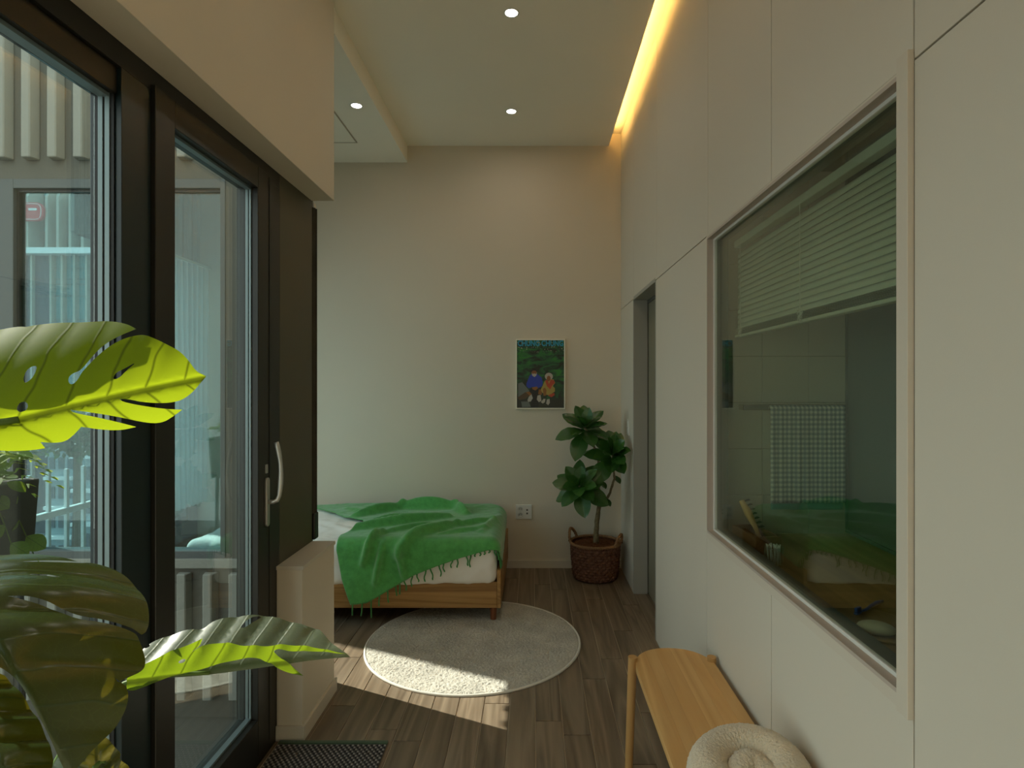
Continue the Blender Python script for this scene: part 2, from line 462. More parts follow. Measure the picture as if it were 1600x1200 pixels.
# ------------------------------------------------------------------ back wall, ceilings, hidden sides
wall_back = box('wall_back', XL - 0.2, 0.95, YB, YB + 0.15, -0.06, ZT + 0.1, M['wall'])
tag(wall_back, 'plain warm white back wall behind bed and potted tree', 'wall', kind='structure')
wall_near = box('wall_near', -1.3, 1.7, YN - 0.12, YN, -0.06, ZT + 0.1, M['wall'])
tag(wall_near, 'plain white wall behind the viewer', 'wall', kind='structure')

mb = MB().box(-1.03, 0.62, YN, YB, ZC, ZC + 0.016)            # main ceiling, open slot along the panelled wall
mb.box(XC - 0.02, 0.95, YN - 0.1, YB + 0.1, ZC + 0.10, ZT + 0.1)
mb.box(XL - 0.2, XC, YI - 0.2, YB + 0.1, ZC + 0.10, ZT + 0.1)
ceiling = mb.build('ceiling', M['ceiling'])
tag(ceiling, 'flat pale main ceiling with lit slot along the right wall', 'ceiling', kind='structure')
mb = MB().box(XL, -1.03, YI, YB, ZD, ZC + 0.10).box(XC, -1.03, YP, YI, ZD, ZC + 0.10)
drop = mb.build('ceiling_drop', M['ceiling'])
tag(drop, 'lowered ceiling strip over the bed alcove', 'ceiling', kind='structure')
# access hatch outlined in the lowered ceiling
hatch = empty('ceiling_hatch', (-1.63, 4.14, ZD))
tag(hatch, 'flush square access hatch in the lowered ceiling', 'hatch')
x0, x1, y0, y1 = -1.93, -1.33, 3.54, 4.44
MB().box(-0.3, 0.3, -0.6, 0.3, -0.003, 0.0).build('panel', M['ceiling'], hatch)
g = MB()
g.box(0.3, 0.309, -0.609, 0.309, -0.0045, 0.0).box(-0.309, -0.3, -0.609, 0.309, -0.0045, 0.0)
g.box(-0.3, 0.3, 0.3, 0.309, -0.0045, 0.0).box(-0.3, 0.3, -0.609, -0.6, -0.0045, 0.0)
g.build('frame', M['grout'], hatch)
MB().box(0.045, 0.051, 0.13, 0.19, -0.005, -0.003).build('latch', M['gap'], hatch)

# ------------------------------------------------------------------ right wall: frame behind, film-covered panels in front
DY0, DY1, DZ = 3.487, 4.24, 2.11      # doorway
WY0, WY1, WZ0, WZ1 = 1.155, 2.44, 0.90, 2.10   # window to the bathroom
T = 0.08
mb = MB()
def wallseg(y0, y1, z0, z1): mb.box(XR + 0.012, XR + T, y0, y1, z0, z1)
wallseg(YN, WY0, -0.06, ZT); wallseg(WY0, WY1, -0.06, WZ0); wallseg(WY0, WY1, WZ1, ZT)
wallseg(WY1, DY0, -0.06, ZT); wallseg(DY0, DY1, DZ, ZT); wallseg(DY1, YB, -0.06, ZT)
wall_right = mb.build('wall_right', M['gap'])
tag(wall_right, 'right wall clad in flush greige panels with thin dark joints', 'wall', kind='structure')
J = 0.0022
def panel(y0, y1, z0, z1):
    box('panel', XR, XR + 0.012, y0 + J, y1 - J, z0 + J, z1 - J, M['panel'], wall_right, 0.0008, 1)
ZTOP = ZC + 0.10
for y0, y1 in ((DY1, YB), (3.45, DY1), (2.44, 3.45), (1.79, 2.44), (1.12, 1.79), (-0.3, 1.12), (YN, -0.3)):
    panel(y0, y1, DZ + 0.004, ZTOP)
panel(DY1, YB, 0, DZ + 0.004)
panel(2.452, DY0, 0, DZ + 0.004)
panel(1.79, 2.452, 0, WZ0 - 0.012); panel(1.12, 1.79, 0, WZ0 - 0.012)
panel(-0.3, 1.12, 0, DZ + 0.004); panel(YN, -0.3, 0, DZ + 0.004)

# doorway with a sliding pocket door
door2 = empty('door_2', (XR, (DY0 + DY1) / 2, 0))
tag(door2, 'olive grey pocket door in the recessed doorway beside the potted tree', 'door', kind='structure')
def dbox(name, x0, x1, y0, y1, z0, z1, mat, par=door2, bv=0.001):
    l = par.matrix_world.translation if par else Vector()
    px, py, pz = (par.location if par else (0, 0, 0))
    return MB().box(x0 - px, x1 - px, y0 - py, y1 - py, z0 - pz, z1 - pz).build(name, mat, par, bv, 1)
M['jamb'] = paint('door_jamb', (0.36, 0.345, 0.30), 0.5, 0.01)
M['jamb_d'] = paint('door_leaf_film', (0.23, 0.21, 0.15), 0.5, 0.01)
dbox('jamb', XR - 0.001, XR + 0.10, DY1 - 0.001, DY1 + 0.02, 0.0, DZ, M['jamb'])
dbox('jamb', XR - 0.001, XR + 0.10, DY0 - 0.02, DY0 + 0.001, 0.0, DZ, M['jamb'])
dbox('head', XR - 0.001, XR + 0.14, DY0, DY1, DZ - 0.004, DZ + 0.02, M['jamb'])
dbox('track', XR + 0.10, XR + 0.13, DY0, DY1, DZ - 0.03, DZ - 0.004, M['gap'])
dl = dbox('leaf', XR + 0.105, XR + 0.14, DY0 + 0.02, DY1 + 0.10, 0.006, DZ - 0.03, M['jamb_d'])
dbox('edge_strip', XR + 0.10, XR + 0.145, DY0 + 0.005, DY0 + 0.03, 0.006, DZ - 0.03, M['jamb'])
dbox('threshold', XR, XR + 0.16, DY0, DY1, -0.01, 0.0005, M['plank'])

wall_bk = MB().box(XR + 0.16, XR + 0.24, 2.64, YB + 0.1, -0.06, 2.7).box(XR + 0.08, XR + 0.16, 2.62, 2.66, -0.06, 2.7).build('wall_backing', M['gap'])  # added backing, stops sky light leaking in under the door
tag(wall_bk, 'dark backing wall added behind the sliding door against light leaks', 'wall', kind='structure')
floor_bk = box('floor_backing', XR + 0.012, XR + 0.16, 2.66, YB, -0.06, -0.012, M['gap'])
tag(floor_bk, 'dark floor strip added under the pocket door against light leaks', 'floor', kind='structure')
# ------------------------------------------------------------------ cove light
cove = empty('cove_light', (0.607, 1.3, ZC + 0.016))
tag(cove, 'warm glowing light strip hidden in the ceiling slot', 'light strip')
MB().box(-0.012, 0.012, -3.2, 3.42, 0.0, 0.006).build('channel', M['bead'], cove)
MB().box(-0.008, 0.008, -3.2, 3.42, 0.006, 0.012).build('strip', M['led'], cove)

# ------------------------------------------------------------------ downlights
def downlight(x, y, z, label, power=13.0):
    e = empty('downlight', (x, y, z))
    tag(e, label, 'downlight', 'recessed ceiling downlights')
    MB().lathe([(0.040, 0.0), (0.040, -0.0025), (0.034, -0.003), (0.031, 0.001)], seg=32).build('trim_ring', M['white_metal'], e, sm=True)
    MB().lathe([(0.031, 0.001), (0.0285, 0.012)], seg=32).build('reflector', M['steel'], e, sm=True)
    MB().lathe([(0.031, -0.0015), (0.0001, -0.0016)], seg=32).build('diffuser', M['lamp'], e, sm=True)
    ld = bpy.data.lights.new('downlight_lamp', 'AREA')
    ld.energy = power * 0.080; ld.shape = 'DISK'; ld.size = 0.06; ld.spread = math.radians(180)
    ld.color = (1.0, 0.90, 0.74)
    lo = bpy.data.objects.new('downlight_lamp', ld); COL.objects.link(lo)
    lo.parent = e; lo.location = (0, 0, -0.02)
downlight(-0.114, 3.114, ZC, 'round lit downlight in the main ceiling nearest the viewer')
downlight(-0.156, 4.237, ZC, 'round lit downlight in the main ceiling near the back wall')
downlight(-1.152, 3.861, ZD, 'round lit downlight in the lowered alcove ceiling')
downlight(-0.13, 1.95, ZC, 'unseen downlight added above the bench to light the room', 9.0)  # this lamp and the next two are unseen, added for ambient light
downlight(-0.13, 0.75, ZC, 'unseen downlight added above the viewer to light the room', 9.0)
downlight(-0.13, -0.5, ZC, 'unseen downlight added behind the viewer to light the room', 9.0)

# ------------------------------------------------------------------ beam and low wall on the left
beam = box('wall_beam', XC, XS, YN, YP, 2.40, ZC + 0.10, M['wall'], None, 0.001, 1)
tag(beam, 'boxed beam hanging over the balcony doors', 'wall', kind='structure')
low = box('wall_low', XF, XS, 2.50, YP, 0.0, 0.718, M['wall'], None, 0.001, 1)
tag(low, 'short half-height wall at the end of the balcony door', 'wall', kind='structure')
cap = box('cap_board', XF, XS + 0.006, 2.494, YP + 0.004, 0.718, 0.734, M['casing'], low, 0.001, 1)
base_l = MB().box(XF, XS + 0.012, 2.488, 2.50, 0.0, 0.062).box(XS, XS + 0.012, 2.50, YP + 0.01, 0.0, 0.062).build('baseboard_low', M['casing'], None, 0.0012, 1)
tag(base_l, 'slim pale baseboard around the half-height wall', 'baseboard', kind='structure')
base_b = box('baseboard_back', XL, XR, YB - 0.012, YB, 0.0, 0.062, M['casing'], None, 0.0012, 1)
tag(base_b, 'slim pale baseboard along the back wall', 'baseboard', kind='structure')

# dark wall end closing the beam and the low wall against the ribbed wall
box_end = box('trim_1', XC, XF + 0.0, 2.53, YP, 0.0, 2.40, M['frame_w'], None, 0.001, 1)
tag(box_end, 'wide bronze cover panel between balcony door and bed alcove', 'trim', kind='structure')
# dark folded screen standing at the end of the cover panel
scr = empty('folded_screen', (-1.088, YP + 0.02, 0.735))
tag(scr, 'dark folded pleated screen standing against the bronze cover panel', 'screen')
M['screen'] = fabric('screen_cloth', (0.055, 0.050, 0.038), 300, 0.5, var=0.25, sheen=0)
pleat = MB()
zz = [(0.0, 0.0), (0.010, 0.012), (0.0, 0.020), (0.012, 0.030), (0.0, 0.040), (-0.008, 0.040), (-0.008, 0.0)]
pleat.prism([(p[0], p[1]) for p in zz], 'z', 0.10, 1.64)
pleat.build('pleats', M['screen'], scr)
MB().box(-0.020, -0.008, -0.004, 0.044, 0.02, 1.655).build('rail', M['frame'], scr, 0.001, 1)
MB().box(-0.018, 0.014, -0.006, 0.046, 0.0, 0.13).build('foot_cap', M['frame'], scr, 0.006, 2)
MB().box(-0.012, 0.006, 0.0, 0.03, 1.64, 1.668).build('head_clip', M['steel'], scr, 0.003, 2)

# ------------------------------------------------------------------ balcony glazing
def rect_frame(y0, y1, z0, z1, wl_, wr, wb, wt, x0, x1):
    """four bars of a frame in a plane x = const; returns (name, box) list"""
    return [('stile', (x0, x1, y0, y0 + wl_, z0, z1)), ('stile', (x0, x1, y1 - wr, y1, z0, z1)),
            ('rail', (x0, x1, y0 + wl_, y1 - wr, z0, z0 + wb)), ('rail', (x0, x1, y0 + wl_, y1 - wr, z1 - wt, z1))]

win1 = empty('window_1', (XF, 0.2, 0))
tag(win1, 'large fixed balcony pane in a deep dark frame behind the monstera', 'window', kind='structure')
door1 = empty('door_1', (XF, 2.05, 0))
tag(door1, 'dark bronze balcony door with a tall pane and satin lever handle', 'door', kind='structure')
# outer frame (head, sill, mullion, jamb) belongs to the fixed window
dbox('head', -1.166, XF, YN, 2.53, 2.335, 2.40, M['frame'], win1)
dbox('sill', -1.166, XF, YN, 2.53, -0.01, 0.045, M['frame'], win1)
dbox('mullion', -1.166, XF, 1.558, 1.676, 0.045, 2.335, M['mullion'], win1)
dbox('jamb', -1.166, XF, 2.462, 2.53, 0.045, 2.335, M['frame'], win1)
dbox('mullion', -1.166, XF, -0.42, -0.30, 0.045, 2.335, M['frame_w'], win1)
for ya, yb in ((-0.30, 1.558), (YN, -0.42)):
    dbox('rail', -1.166, XF - 0.012, ya, yb, 2.265, 2.335, M['frame'], win1)
    dbox('rail', -1.166, XF - 0.012, ya, yb, 0.045, 0.12, M['frame'], win1)
    for (yy0, yy1) in ((ya, ya + 0.008), (yb - 0.008, yb)):
        dbox('bead', -1.140, -1.128, yy0, yy1, 0.12, 2.265, M['bead'], win1, 0)
        dbox('bead', -1.122, -1.110, yy0, yy1, 0.12, 2.265, M['bead'], win1, 0)
        dbox('gasket', -1.150, -1.100, yy0 + (0.001 if yy0 == ya else 0.003), yy1 - (0.003 if yy0 == ya else 0.001), 0.12, 2.265, M['gasket'], win1, 0)
    dbox('bead', -1.140, -1.112, ya, yb, 2.255, 2.265, M['bead'], win1, 0)
    dbox('bead', -1.140, -1.112, ya, yb, 0.12, 0.130, M['bead'], win1, 0)
    dbox('pane', -1.156, -1.150, ya + 0.001, yb - 0.001, 0.125, 2.26, M['glass'], win1, 0)
# hinged/sliding sash
for nm, b in rect_frame(1.680, 2.456, 0.048, 2.352, 0.092, 0.150, 0.145, 0.085, -1.155, XF + 0.012):
    dbox(nm, *b, M['frame'], door1, 0.002)
dbox('face_strip', XF + 0.012, XF + 0.014, 2.40, 2.405, 0.06, 2.34, M['gasket'], door1, 0)
for (yy0, yy1) in ((1.772, 1.778), (2.300, 2.306)):
    dbox('bead', -1.118, -1.108, yy0, yy1, 0.195, 2.265, M['bead'], door1, 0)
    dbox('bead', -1.104, -1.097, yy0, yy1, 0.195, 2.265, M['bead'], door1, 0)
dbox('bead', -1.118, -1.097, 1.775, 2.303, 2.258, 2.267, M['bead'], door1, 0)
dbox('bead', -1.118, -1.097, 1.775, 2.303, 0.193, 0.202, M['bead'], door1, 0)
dbox('pane', -1.128, -1.122, 1.770, 2.308, 0.192, 2.268, M['glass'], door1, 0)
# lever handle
hx, hy, hz = XF + 0.012, 2.372, 1.03
hp = MB().prism([(hy + 0.013 * math.cos(a), z + 0.013 * math.sin(a)) for z, r in ((hz + 0.085, 0), (hz - 0.085, math.pi)) for a in [r + math.pi * k / 8 for k in range(9)]], 'x', hx, hx + 0.011)
hp.v = [(v[0] - door1.location.x, v[1] - door1.location.y, v[2]) for v in hp.v]
handle = hp.build('handle', M['steel'], door1, 0.002, 2, True)
lv = MB()
pts = [(hx + 0.01, hy, hz), (hx + 0.030, hy, hz), (hx + 0.044, hy + 0.002, hz + 0.006), (hx + 0.052, hy + 0.004, hz + 0.024)]
for k in range(1, 11):
    t = k / 10
    pts.append((hx + 0.052 + 0.012 * math.sin(t * 2.4) - 0.022 * t * t, hy + 0.004 + 0.004 * t, hz + 0.024 + 0.215 * t))
lv.tube([(p[0] - door1.location.x, p[1] - door1.location.y, p[2]) for p in pts], [0.0085] * 4 + [0.0095 + 0.001 * math.sin(k) for k in range(10)], 12)
lv.build('lever', M['steel'], handle, sm=True)
MB().box(hx - door1.location.x, hx - door1.location.x + 0.006, hy - 0.010 - 2.05, hy + 0.008 - 2.05, hz + 0.115, hz + 0.150).build('lock_plate', M['steel'], handle, 0.001, 1)

# ------------------------------------------------------------------ window to the bathroom
win2 = empty('window_2', (XR, (WY0 + WY1) / 2, WZ0))
tag(win2, 'interior window to the bathroom with a proud greige casing', 'window', kind='structure')
c = 0.035; pr = 0.012
dbox('casing', XR - pr, XR + 0.002, WY0 - c, WY0, WZ0 - c, WZ1 + c, M['casing'], win2)
dbox('casing', XR - 0.002, XR + 0.002, WY1, WY1 + c * 0.4, WZ0 - c, WZ1 + c * 0.4, M['casing'], win2, 0)
dbox('casing', XR - 0.002, XR + 0.002, WY0, WY1, WZ0 - c, WZ0, M['casing'], win2, 0)
dbox('casing', XR - 0.002, XR + 0.002, WY0, WY1, WZ1, WZ1 + c * 0.4, M['casing'], win2, 0)
for b in ((WY0 - 0.004, WY0 + 0.001, WZ0, WZ1), (WY1 - 0.001, WY1 + 0.004, WZ0, WZ1), (WY0, WY1, WZ0 - 0.008, WZ0 + 0.001), (WY0, WY1, WZ1 - 0.001, WZ1 + 0.008)):
    dbox('reveal', XR - 0.003, XR + 0.085, *b, M['reveal'], win2, 0)
for nm, b in rect_frame(WY0, WY1, WZ0, WZ1, 0.010, 0.010, 0.010, 0.010, XR + 0.022, XR + 0.036):
    dbox('sash_bar', *b, M['white'], win2, 0.001)
for nm, b in rect_frame(WY0, WY1, WZ0, WZ1, 0.004, 0.004, 0.004, 0.004, XR + 0.036, XR + 0.084):
    dbox('inner_reveal', *b, M['frame_g'], win2, 0)
dbox('pane', XR + 0.028, XR + 0.034, WY0 + 0.009, WY1 - 0.009, WZ0 + 0.009, WZ1 - 0.009, M['glass_b'], win2, 0)

# venetian blind hanging inside, pulled down a third
BX = 0.835
blind = empty('venetian_blind', (BX, (WY0 + WY1) / 2, 1.69))
tag(blind, 'pale venetian blind half lowered behind the bathroom window', 'blind')
M['slat'] = paint('blind_slat', (0.50, 0.52, 0.46), 0.5, 0.0)
by0, by1 = WY0 + 0.03, WY1 - 0.025
hlen = (by1 - by0) / 2
MB().box(-0.016, 0.016, -hlen, hlen, 0.365, 0.392).build('head_rail', M['slat'], blind, 0.002, 1)
sl = MB()
prof = [(-0.0125, -0.004), (-0.006, -0.001), (0.0, 0.0), (0.006, -0.001), (0.0125, -0.004)]
tilt = math.radians(70)
pp = [(a * math.cos(tilt) - b * math.sin(tilt), a * math.sin(tilt) + b * math.cos(tilt)) for a, b in prof]
vs_ = [(p[0], s * hlen, p[1]) for s in (-1, 1) for p in pp]
sl.add(vs_, [(i, i + 1, i + 6, i + 5) for i in range(4)])
so = sl.build('slat', M['slat'], blind, sm=True)
so.location = (0, 0, 0.05)
for k in range(1, 15):
    o = so.copy(); COL.objects.link(o); o.parent = blind; o.location = (0, 0, 0.05 + 0.0205 * k)
flat = MB().add([(p[0], s * hlen, p[1]) for s in (-1, 1) for p in prof], [(i, i + 1, i + 6, i + 5) for i in range(4)])
fo = flat.build('slat', M['slat'], blind, sm=True); fo.location = (0, 0, 0.014)
for k in range(1, 8):
    o = fo.copy(); COL.objects.link(o); o.parent = blind; o.location = (0.001 * math.sin(k * 2.0), 0, 0.014 + 0.0035 * k)
MB().box(-0.013, 0.013, -hlen, hlen, 0.0, 0.011).build('bottom_rail', M['slat'], blind, 0.002, 1)
for yy in (-hlen + 0.07, -0.0 + 0.02, hlen - 0.07):
    MB().tube([(-0.016, yy, 0.0), (-0.016, yy, 0.37)], 0.0012, 5).build('cord', M['white'], blind)
    kn = MB()
    for q in range(6):
        kn.tube([(-0.016 - 0.004 * math.sin(a + q), yy + 0.012 * math.cos(a + q * 0.8), 0.006 + 0.006 * q + 0.006 * math.sin(a)) for a in [2 * math.pi * t / 10 for t in range(11)]], 0.001, 4)
    kn.build('cord_loops', M['white'], blind)

# ------------------------------------------------------------------ bathroom behind the interior window
BXR, BYF, BYN = 1.36, 2.53, 0.45
M['tile'] = paint('bath_tile', (0.46, 0.44, 0.38), 0.35, 0.01, var=0.02)
M['tile_gap'] = paint('tile_grout', (0.22, 0.21, 0.17), 0.9, 0.0)
M['bath_dark'] = paint('slate_panel', (0.11, 0.13, 0.13), 0.25, 0.01, var=0.05, spec=0.5)
M['bath_wood'] = wood('vanity_wood', (0.20, 0.12, 0.035), (0.33, 0.21, 0.07), 'Y', 1.0, 0.4, 18)
wb = box('wall_bath_far', XR + T, BXR + 0.1, BYF, BYF + 0.08, 0.0, 2.6, M['tile_gap'])
tag(wb, 'square tiled bathroom wall behind the checked towel', 'wall', kind='structure')
tile_me = None
TS = 0.197
for iz in range(12):
    for ix in range(3):
        x0 = XR + T + ix * TS - 0.02; z0 = 0.045 + iz * TS
        if z0 + TS > 2.6: continue
        xa = max(x0, XR + T); xb = min(x0 + TS, BXR)
        o = MB().box(xa + 0.0012, xb - 0.0012, BYF - 0.007, BYF + 0.002, z0 + 0.0012, z0 + TS - 0.0012).build('tile', M['tile'], wb, 0.001, 1)
wr = box('wall_bath_side', BXR, BXR + 0.08, BYN, BYF + 0.08, 0.0, 2.6, M['tile'])
tag(wr, 'bathroom side wall opposite the interior window', 'wall', kind='structure')
wn_ = box('wall_bath_near', XR + T, BXR + 0.08, BYN - 0.08, BYN, 0.0, 2.6, M['tile'])
tag(wn_, 'bathroom end wall nearest the viewer, hidden', 'wall', kind='structure')
cb = box('ceiling_bath', XR + T, BXR + 0.08, BYN - 0.08, BYF + 0.08, 2.6, 2.66, M['ceiling'])
tag(cb, 'low bathroom ceiling above the blind', 'ceiling', kind='structure')
fb = box('floor_bath', XR + T, BXR + 0.08, BYN - 0.08, BYF + 0.08, -0.06, 0.0, M['tile'])
tag(fb, 'bathroom floor below the vanity', 'floor', kind='structure')
# dark slate panel above the counter
sp = empty('slate_panel', (BXR - 0.001, 1.34, 0.885))
tag(sp, 'dark slate coloured glossy panel on the bathroom side wall', 'panel')
MB().box(-0.028, 0.0, -0.86, 1.165, 0.0, 1.66).build('sheet', M['bath_dark'], sp, 0.002, 1)
MB().box(-0.034, -0.001, 1.165, 1.175, 0.0, 1.66).build('edge_bar', M['frame_g'], sp, 0.001, 1)
MB().box(-0.034, 0.0, -0.86, 1.175, -0.012, 0.0).build('edge_bar', M['frame_g'], sp, 0.001, 1)
# vanity
van = empty('bathroom_vanity', (1.08, 1.48, 0.0))
tag(van, 'brown wooden vanity counter running under the bathroom window', 'vanity')
MB().box(-0.275, 0.275, -1.02, 1.03, 0.835, 0.87).build('counter', M['bath_wood'], van, 0.003, 1)
MB().box(-0.27, 0.26, -1.01, 1.02, 0.09, 0.835).build('cabinet_body', M['bath_dark'], van, 0.003, 1)
MB().box(-0.26, 0.24, -1.01, 1.02, 0.0, 0.09).build('plinth', M['gap'], van)
CZ = 0.87
# towel rail with the checked towel
rail = empty('towel_rail', (1.09, BYF - 0.007, 1.405))
tag(rail, 'flat chrome towel rail on the tiled bathroom wall', 'towel rail')
M['chrome'] = plain('chrome', (0.62, 0.63, 0.6), 0.12, 1.0)
MB().box(-0.215, 0.215, -0.055, -0.047, -0.012, 0.012).build('bar', M['chrome'], rail, 0.002, 1)
MB().box(-0.215, -0.200, -0.05, 0.0, -0.012, 0.012).build('bracket', M['chrome'], rail, 0.002, 1)
MB().box(0.200, 0.215, -0.05, 0.0, -0.012, 0.012).build('bracket', M['chrome'], rail, 0.002, 1)
m, nt, N, L, B = new_mat('checked_cotton')
uvn = N.new('ShaderNodeUVMap'); uvn.uv_map = 'cloth'
sx = N.new('ShaderNodeSeparateXYZ'); L.new(uvn.outputs[0], sx.inputs[0])
def chk(sock, n):
    a = N.new('ShaderNodeMath'); a.operation = 'MULTIPLY'; a.inputs[1].default_value = n; L.new(sock, a.inputs[0])
    f = N.new('ShaderNodeMath'); f.operation = 'FRACT'; L.new(a.outputs[0], f.inputs[0])
    g_ = N.new('ShaderNodeMath'); g_.operation = 'GREATER_THAN'; g_.inputs[1].default_value = 0.5; L.new(f.outputs[0], g_.inputs[0])
    return g_.outputs[0]
su = N.new('ShaderNodeMath'); su.operation = 'ADD'
L.new(chk(sx.outputs['X'], 17), su.inputs[0]); L.new(chk(sx.outputs['Y'], 21), su.inputs[1])
rp = N.new('ShaderNodeValToRGB'); rp.color_ramp.interpolation = 'CONSTANT'
e = rp.color_ramp.elements
e[0].position = 0; e[0].color = (0.66, 0.66, 0.58, 1); e[1].position = 0.9; e[1].color = (0.10, 0.15, 0.20, 1)
e2 = e.new(0.3); e2.color = (0.28, 0.34, 0.36, 1)
hv = N.new('ShaderNodeMath'); hv.operation = 'MULTIPLY'; hv.inputs[1].default_value = 0.5; L.new(su.outputs[0], hv.inputs[0])
L.new(hv.outputs[0], rp.inputs[0]); L.new(rp.outputs[0], B.inputs['Base Color']); B.inputs['Roughness'].default_value = 0.95
M['checked'] = m
M['band'] = fabric('towel_band', (0.12, 0.20, 0.27), 300, 0.4)

def cloth_grid(name, nx, ny, fn, mat, parent, uvname='cloth', thick=0.0):
    vs = []; uvs = []
    for j in range(ny + 1):
        for i_ in range(nx + 1):
            u, v = i_ / nx, j / ny
            vs.append(fn(u, v)); uvs.append((u, v))
    fs = [(j * (nx + 1) + i_, j * (nx + 1) + i_ + 1, (j + 1) * (nx + 1) + i_ + 1, (j + 1) * (nx + 1) + i_) for j in range(ny) for i_ in range(nx)]
    me = bpy.data.meshes.new(name); me.from_pydata([tuple(v) for v in vs], [], fs)
    ul = me.uv_layers.new(name=uvname)
    for p in me.polygons:
        for li in p.loop_indices:
            ul.data[li].uv = uvs[me.loops[li].vertex_index]
    smooth(me)
    o = link(name, me, mat, parent)
    if thick:
        md = o.modifiers.new('thickness', 'SOLIDIFY'); md.thickness = thick; md.offset = 0
    return o
towel = empty('hand_towel', (1.150, BYF - 0.062, 1.405))
tag(towel, 'blue and white checked towel hanging on the chrome rail', 'towel')
def tw(u, v):
    x = -0.165 + 0.31 * u
    w = 0.004 * math.sin(u * 19 + 1) * (0.3 + v) + 0.003 * math.sin(u * 37)
    if v < 0.06:
        a = math.pi / 2 * (v / 0.06)
        return (x, 0.008 - 0.016 * math.sin(a), 0.008 + 0.008 * math.cos(a) - 0.008)
    return (x, -0.010 - abs(w), -0.395 * (v - 0.06) / 0.94)
cloth_grid('cloth', 48, 60, tw, M['checked'], towel, thick=0.003)
def tw2(u, v):
    x = -0.160 + 0.30 * u
    return (x, -0.004 + 0.003 * math.sin(u * 15), -0.38 - 0.045 * v)
cloth_grid('hem_band', 30, 4, tw2, M['band'], towel, thick=0.003)
# things on the counter
def cpos(px, py, z=CZ):
    d = (EYE - z) * F / (py - VY)
    return Vector(((px - VX) * d / F, d, z))
tb = empty('toothbrush', cpos(1357, 955), math.radians(35))
tag(tb, 'blue toothbrush lying on the bathroom counter', 'toothbrush')
M['blue'] = plain('blue_plastic', (0.03, 0.09, 0.34), 0.3)
MB().tube([(-0.05, 0, 0.010), (-0.02, 0, 0.007), (0.02, 0.0, 0.012), (0.06, 0.004, 0.010), (0.09, 0.004, 0.008)], [0.003, 0.0035, 0.005, 0.006, 0.004], 8).build('handle', M['blue'], tb, sm=True)
MB().box(-0.072, -0.045, -0.006, 0.006, 0.005, 0.012).build('head', M['blue'], tb, 0.003, 2)
MB().box(-0.070, -0.047, -0.005, 0.005, 0.012, 0.024).build('bristles', M['blue'], tb, 0.002, 1)
soap = empty('soap_bar', cpos(1362, 995) + Vector((0.012, 0, 0)), math.radians(-30))
tag(soap, 'cream oval soap bar on a small dish by the bathroom window', 'soap')
bm = bmesh.new(); bmesh.ops.create_uvsphere(bm, u_segments=24, v_segments=14, radius=1)
for v in bm.verts: v.co = Vector((v.co.x * 0.044, v.co.y * 0.03, 0.022 + v.co.z * 0.016))
me = bpy.data.meshes.new('bar'); bm.to_mesh(me); bm.free(); smooth(me)
M['soap'] = plain('soap', (0.50, 0.46, 0.34), 0.4)
link('bar', me, M['soap'], soap)
MB().box(-0.055, 0.055, -0.037, 0.037, 0.0, 0.007).build('dish', M['bath_wood'], soap, 0.002, 1)
jar = empty('swab_jar', cpos(1209, 885))
tag(jar, 'clear glass jar full of white cotton swabs on the bathroom counter', 'jar')
MB().lathe([(0.0, 0.002), (0.030, 0.002), (0.032, 0.07), (0.030, 0.07), (0.028, 0.004), (0.0, 0.004)], seg=24).build('glass', M['glass_c'], jar, sm=True)
for k in range(16):
    a = k * 2.4; r = 0.022 * math.sqrt((k + 0.5) / 16)
    MB().tube([(r * math.cos(a), r * math.sin(a), 0.006), (r * 1.15 * math.cos(a + .3), r * 1.15 * math.sin(a + .3), 0.065), (r * 1.15 * math.cos(a + .3), r * 1.15 * math.sin(a + .3), 0.075)], [0.0014, 0.0014, 0.0028], 6).build('swab', M['white'], jar, sm=True)
tray = empty('wooden_box', cpos(1181, 855), math.radians(6))
tag(tray, 'small brown wooden box holding the hairbrush on the bathroom counter', 'box')
M['box_wood'] = wood('box_wood', (0.11, 0.045, 0.018), (0.19, 0.085, 0.035), 'Y', 1, 0.5, 25)
for b in ((-0.05, 0.05, -0.10, -0.09), (-0.05, 0.05, 0.09, 0.10), (-0.05, -0.04, -0.09, 0.09), (0.04, 0.05, -0.09, 0.09)):
    MB().box(*b, 0.0, 0.065).build('side', M['box_wood'], tray, 0.001, 1)
MB().box(-0.04, 0.04, -0.09, 0.09, 0.0, 0.006).build('bottom', M['box_wood'], tray)
brush = empty('hairbrush', cpos(1186, 855) + Vector((0, 0.02, 0.0)), math.radians(6))
tag(brush, 'wooden hairbrush with dark bristles leaning in the small box', 'hairbrush')
bp = MB(); bp.tube([(0.02, 0.0, 0.01), (0.0, 0.015, 0.07), (-0.02, 0.03, 0.12), (-0.045, 0.04, 0.17)], [0.008, 0.009, 0.016, 0.010], 10)
bp.build('handle', M['bench'], brush, sm=True)
br = MB()
for k in range(7):
    for q in range(3):
        t = k / 6
        p = Vector((0.004 - 0.045 * t, 0.014 + 0.024 * t, 0.065 + 0.10 * t))
        br.tube([p, p + Vector((0.026, -0.004 + 0.008 * (q - 1), 0.010))], 0.0022, 5)
br.build('bristles', M['gasket'], brush)

downlight(1.08, 1.70, 2.6, 'unseen downlight added in the bathroom ceiling to brighten the vanity', 4.0)  # added lamp, lifts the dim bathroom behind the window

